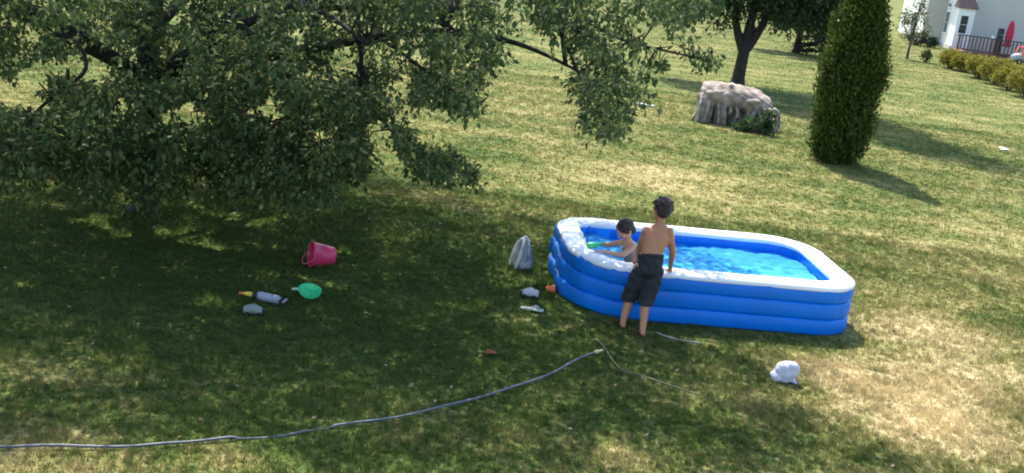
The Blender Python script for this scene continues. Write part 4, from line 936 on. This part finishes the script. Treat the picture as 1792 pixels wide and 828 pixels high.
def sandal_lost():
    root = empty('flip_flop', at(930, 545), math.radians(-4), label='pale flip flop lying in the grass near the pool corner', cat='shoe'); b = MB()
    b.loft([((x, 0, .028), (0, w_, 0), (0, 0, .012)) for x, w_ in ((-.12, .012), (-.11, .032), (0, .036), (.07, .046), (.115, .04), (.13, .012))], 12); b.build('sole', mat('pale_green_foam', (.42, .45, .38), .8), root, True)
    b = MB(); b.tube(spline([(-.01, .036, .035), (.05, .022, .065), (.085, 0, .04), (.05, -.022, .065), (-.01, -.036, .035)], 4), .007, 6); b.build('strap', M_GREY, root, True)
sandal_lost()
def cup():
    root = empty('toy_cup', at(961, 513), math.radians(20), label='small orange red toy cup by the left foot of the pool', cat='toy'); b = MB(); n = 20; V = []
    for r, z in ((0, .002), (.03, .002), (.045, .085), (.05, .09), (.045, .09), (.04, .08), (.026, .008), (0, .008)):
        for k in range(n): V.append((z * 1.0 - .04, r * math.cos(6.28319 * k / n), .048 + r * math.sin(6.28319 * k / n)))
    b.add(V, [(i * n + k, i * n + (k + 1) % n, (i + 1) * n + (k + 1) % n, (i + 1) * n + k) for i in range(7) for k in range(n)]); b.build('body', M_ORANGE, root, True)
    h = MB(); h.tube([(.0, .045 + .025 * math.sin(t), .05 + .03 * math.cos(t)) for t in np.linspace(0, math.pi, 8)], .006, 6); h.build('handle', M_ORANGE, root, True)
cup()
def bag():
    b = MB(); b.ell((0, 0, .12), (.13, .02, .03), (-.02, .10, 0), (-.02, 0, .12), 18, 12); b.ell((.04, 0, .17), (.09, 0, 0), (0, .08, 0), (0, 0, .09), 16, 10); b.ell((-.09, -.02, .07), (.07, 0, 0), (0, .07, 0), (0, 0, .06), 14, 8)
    for sx in (-1, 1): b.capsule((.08 * sx - .01, -.03, .06), (.12 * sx, -.06, .02), .035, .012, 8)
    o = b.skin('plastic_bag', M_BAG, None, .008, 2, at(1372, 668)); me = o.data; co = np.empty(len(me.vertices) * 3, np.float32); me.vertices.foreach_get('co', co); co = co.reshape(-1, 3); no = np.empty(co.size, np.float32); me.vertices.foreach_get('normal', no); no = no.reshape(-1, 3)
    f = sum(np.abs(np.sin(co @ rng.normal(0, 16, 3) + rng.uniform(0, 6))) for _ in range(5)) / 5; co += no * ((f - .6) * .035)[:, None]; co *= np.array([.92, .9, .86], np.float32); co[:, 2] = np.maximum(co[:, 2], .004); me.vertices.foreach_set('co', co.ravel()); me.update()
    tag(o, 'crumpled white plastic bag lying on the grass in front of the pool', 'bag')
bag()
def held():
    c = aty(1036, 433, 11.62); b = MB(); b.ell((0, 0, .03), (.07, .02, 0), (-.01, .05, 0), (0, 0, .035), 14, 8); b.capsule((.05, 0, .04), (.12, .03, .06), .02, .014, 8)
    o = b.skin('toy_boat', M_GREEN, None, .006, 2, (c[0], c[1], .575)); tag(o, 'small green toy on the pool rim in reach of the child', 'toy')
held()
# hose and cord
b = MB(); b.tube([(p[0], p[1], .026 + .005 * math.sin(i * .7) - (.022 if 29 < i < 44 else 0)) for i, p in enumerate(HOSE)], .0108, 8)
ho = empty('garden_hose', HOSE[0] * [1, 1, 0], label='grey garden hose snaking across the foreground grass', cat='hose')
o = b.build('tube', M_HOSE, ho, True); o.location = -np.array(ho.location)
e = HOSE[-1]; d = unit(HOSE[-1] - HOSE[-2]); b = MB(); b.tube([e + [0, 0, .03], e + d * .05 + [0, 0, .03], e + d * .055 + [0, 0, .03], e + d * .12 + [0, 0, .028]], [.02, .02, .014, .016], 10); o = b.build('nozzle', mat('brass', (.55, .45, .22), .4), ho, True); o.location = -np.array(ho.location)
b = MB(); b.tube([(p[0], p[1], .032) for p in spline([at(*q) for q in ((1043, 598), (1058, 615), (1072, 637), (1092, 655), (1120, 662), (1160, 676), (1224, 697))], 5)], .007, 6)
tag(b.build('cord', M_CORD, None, True), 'thin olive cord lying on the grass below the boy', 'cord')
b = MB(); b.tube([(p[0], p[1], .03) for p in spline([at(*q) for q in ((1148, 587), (1180, 598), (1226, 606))], 5)], .011, 6)
tag(b.build('stick', mat('pale_stick', (.24, .23, .20), .8), None, True), 'short pale stick lying along the foot of the pool', 'stick')
# board and paper on the far lawn
b = MB(); b.box((0, 0, .03), (.42, .12, .05)); o = b.build('board', mat('grey_board', (.5, .5, .46), .8), None, False, at(1130, 186), .01); o.rotation_euler = (0, 0, math.radians(-20)); tag(o, 'short pale board lying on the lawn left of the weathered stump', 'board')
b = MB(); b.add([(-.1, -.08, .03), (.1, -.1, .045), (.12, .09, .03), (-.08, .1, .06), (0, 0, .075), (-.1, -.08, .02), (.1, -.1, .035), (.12, .09, .02), (-.08, .1, .05), (0, 0, .06)], [(0, 1, 4), (1, 2, 4), (2, 3, 4), (3, 0, 4), (6, 5, 9), (7, 6, 9), (8, 7, 9), (5, 8, 9), (0, 5, 6, 1), (1, 6, 7, 2), (2, 7, 8, 3), (3, 8, 5, 0)])
tag(b.build('paper_scrap', M_TRIM, None, False, at(1756, 263)), 'white scrap of paper on the sunny lawn far right', 'paper')
b = MB(); b.add([(0, 0, .03), (.05, .03, .05), (.1, .02, .04), (.06, -.03, .05), (.04, .06, .045), (.0, .05, .05), (.05, .03, .03)], [(0, 1, 3), (1, 2, 3), (0, 4, 1), (0, 5, 4), (1, 4, 2), (0, 3, 6), (6, 3, 2)])
o = b.build('dry_leaf', M_RUST, None, False, at(850, 624)); o.scale = (1.1, 1.1, 1.1); tag(o, 'single rusty brown leaf on the dark grass above the hose', 'leaf')
# litter of fallen leaves
n = 480; y = np.sqrt(rng.uniform(5.8 ** 2, 17 ** 2, n)); x = rng.uniform(-1, 1, n) * (.48 * y + .5); sel = rng.uniform(0, 1, n) < np.where(x < 1.5, 1, .35)
q = np.stack([x, y], 1) - PC; sel &= ~((np.abs(q @ pe1) < PL + .05) & (np.abs(q @ pe2) < PW + .05)); x, y = x[sel], y[sel]; n = len(x)
C = np.stack([x, y, rng.uniform(.025, .045, n)], 1); D = unit(np.stack([rng.normal(0, 1, n), rng.normal(0, 1, n), rng.normal(0, .25, n)], 1)); V, Fc = leaf_verts(C, D, .045, .6)
tag(link('fallen_leaves', mesh_np('fallen_leaves', V, Fc), M_DRYLEAF), kind='stuff')
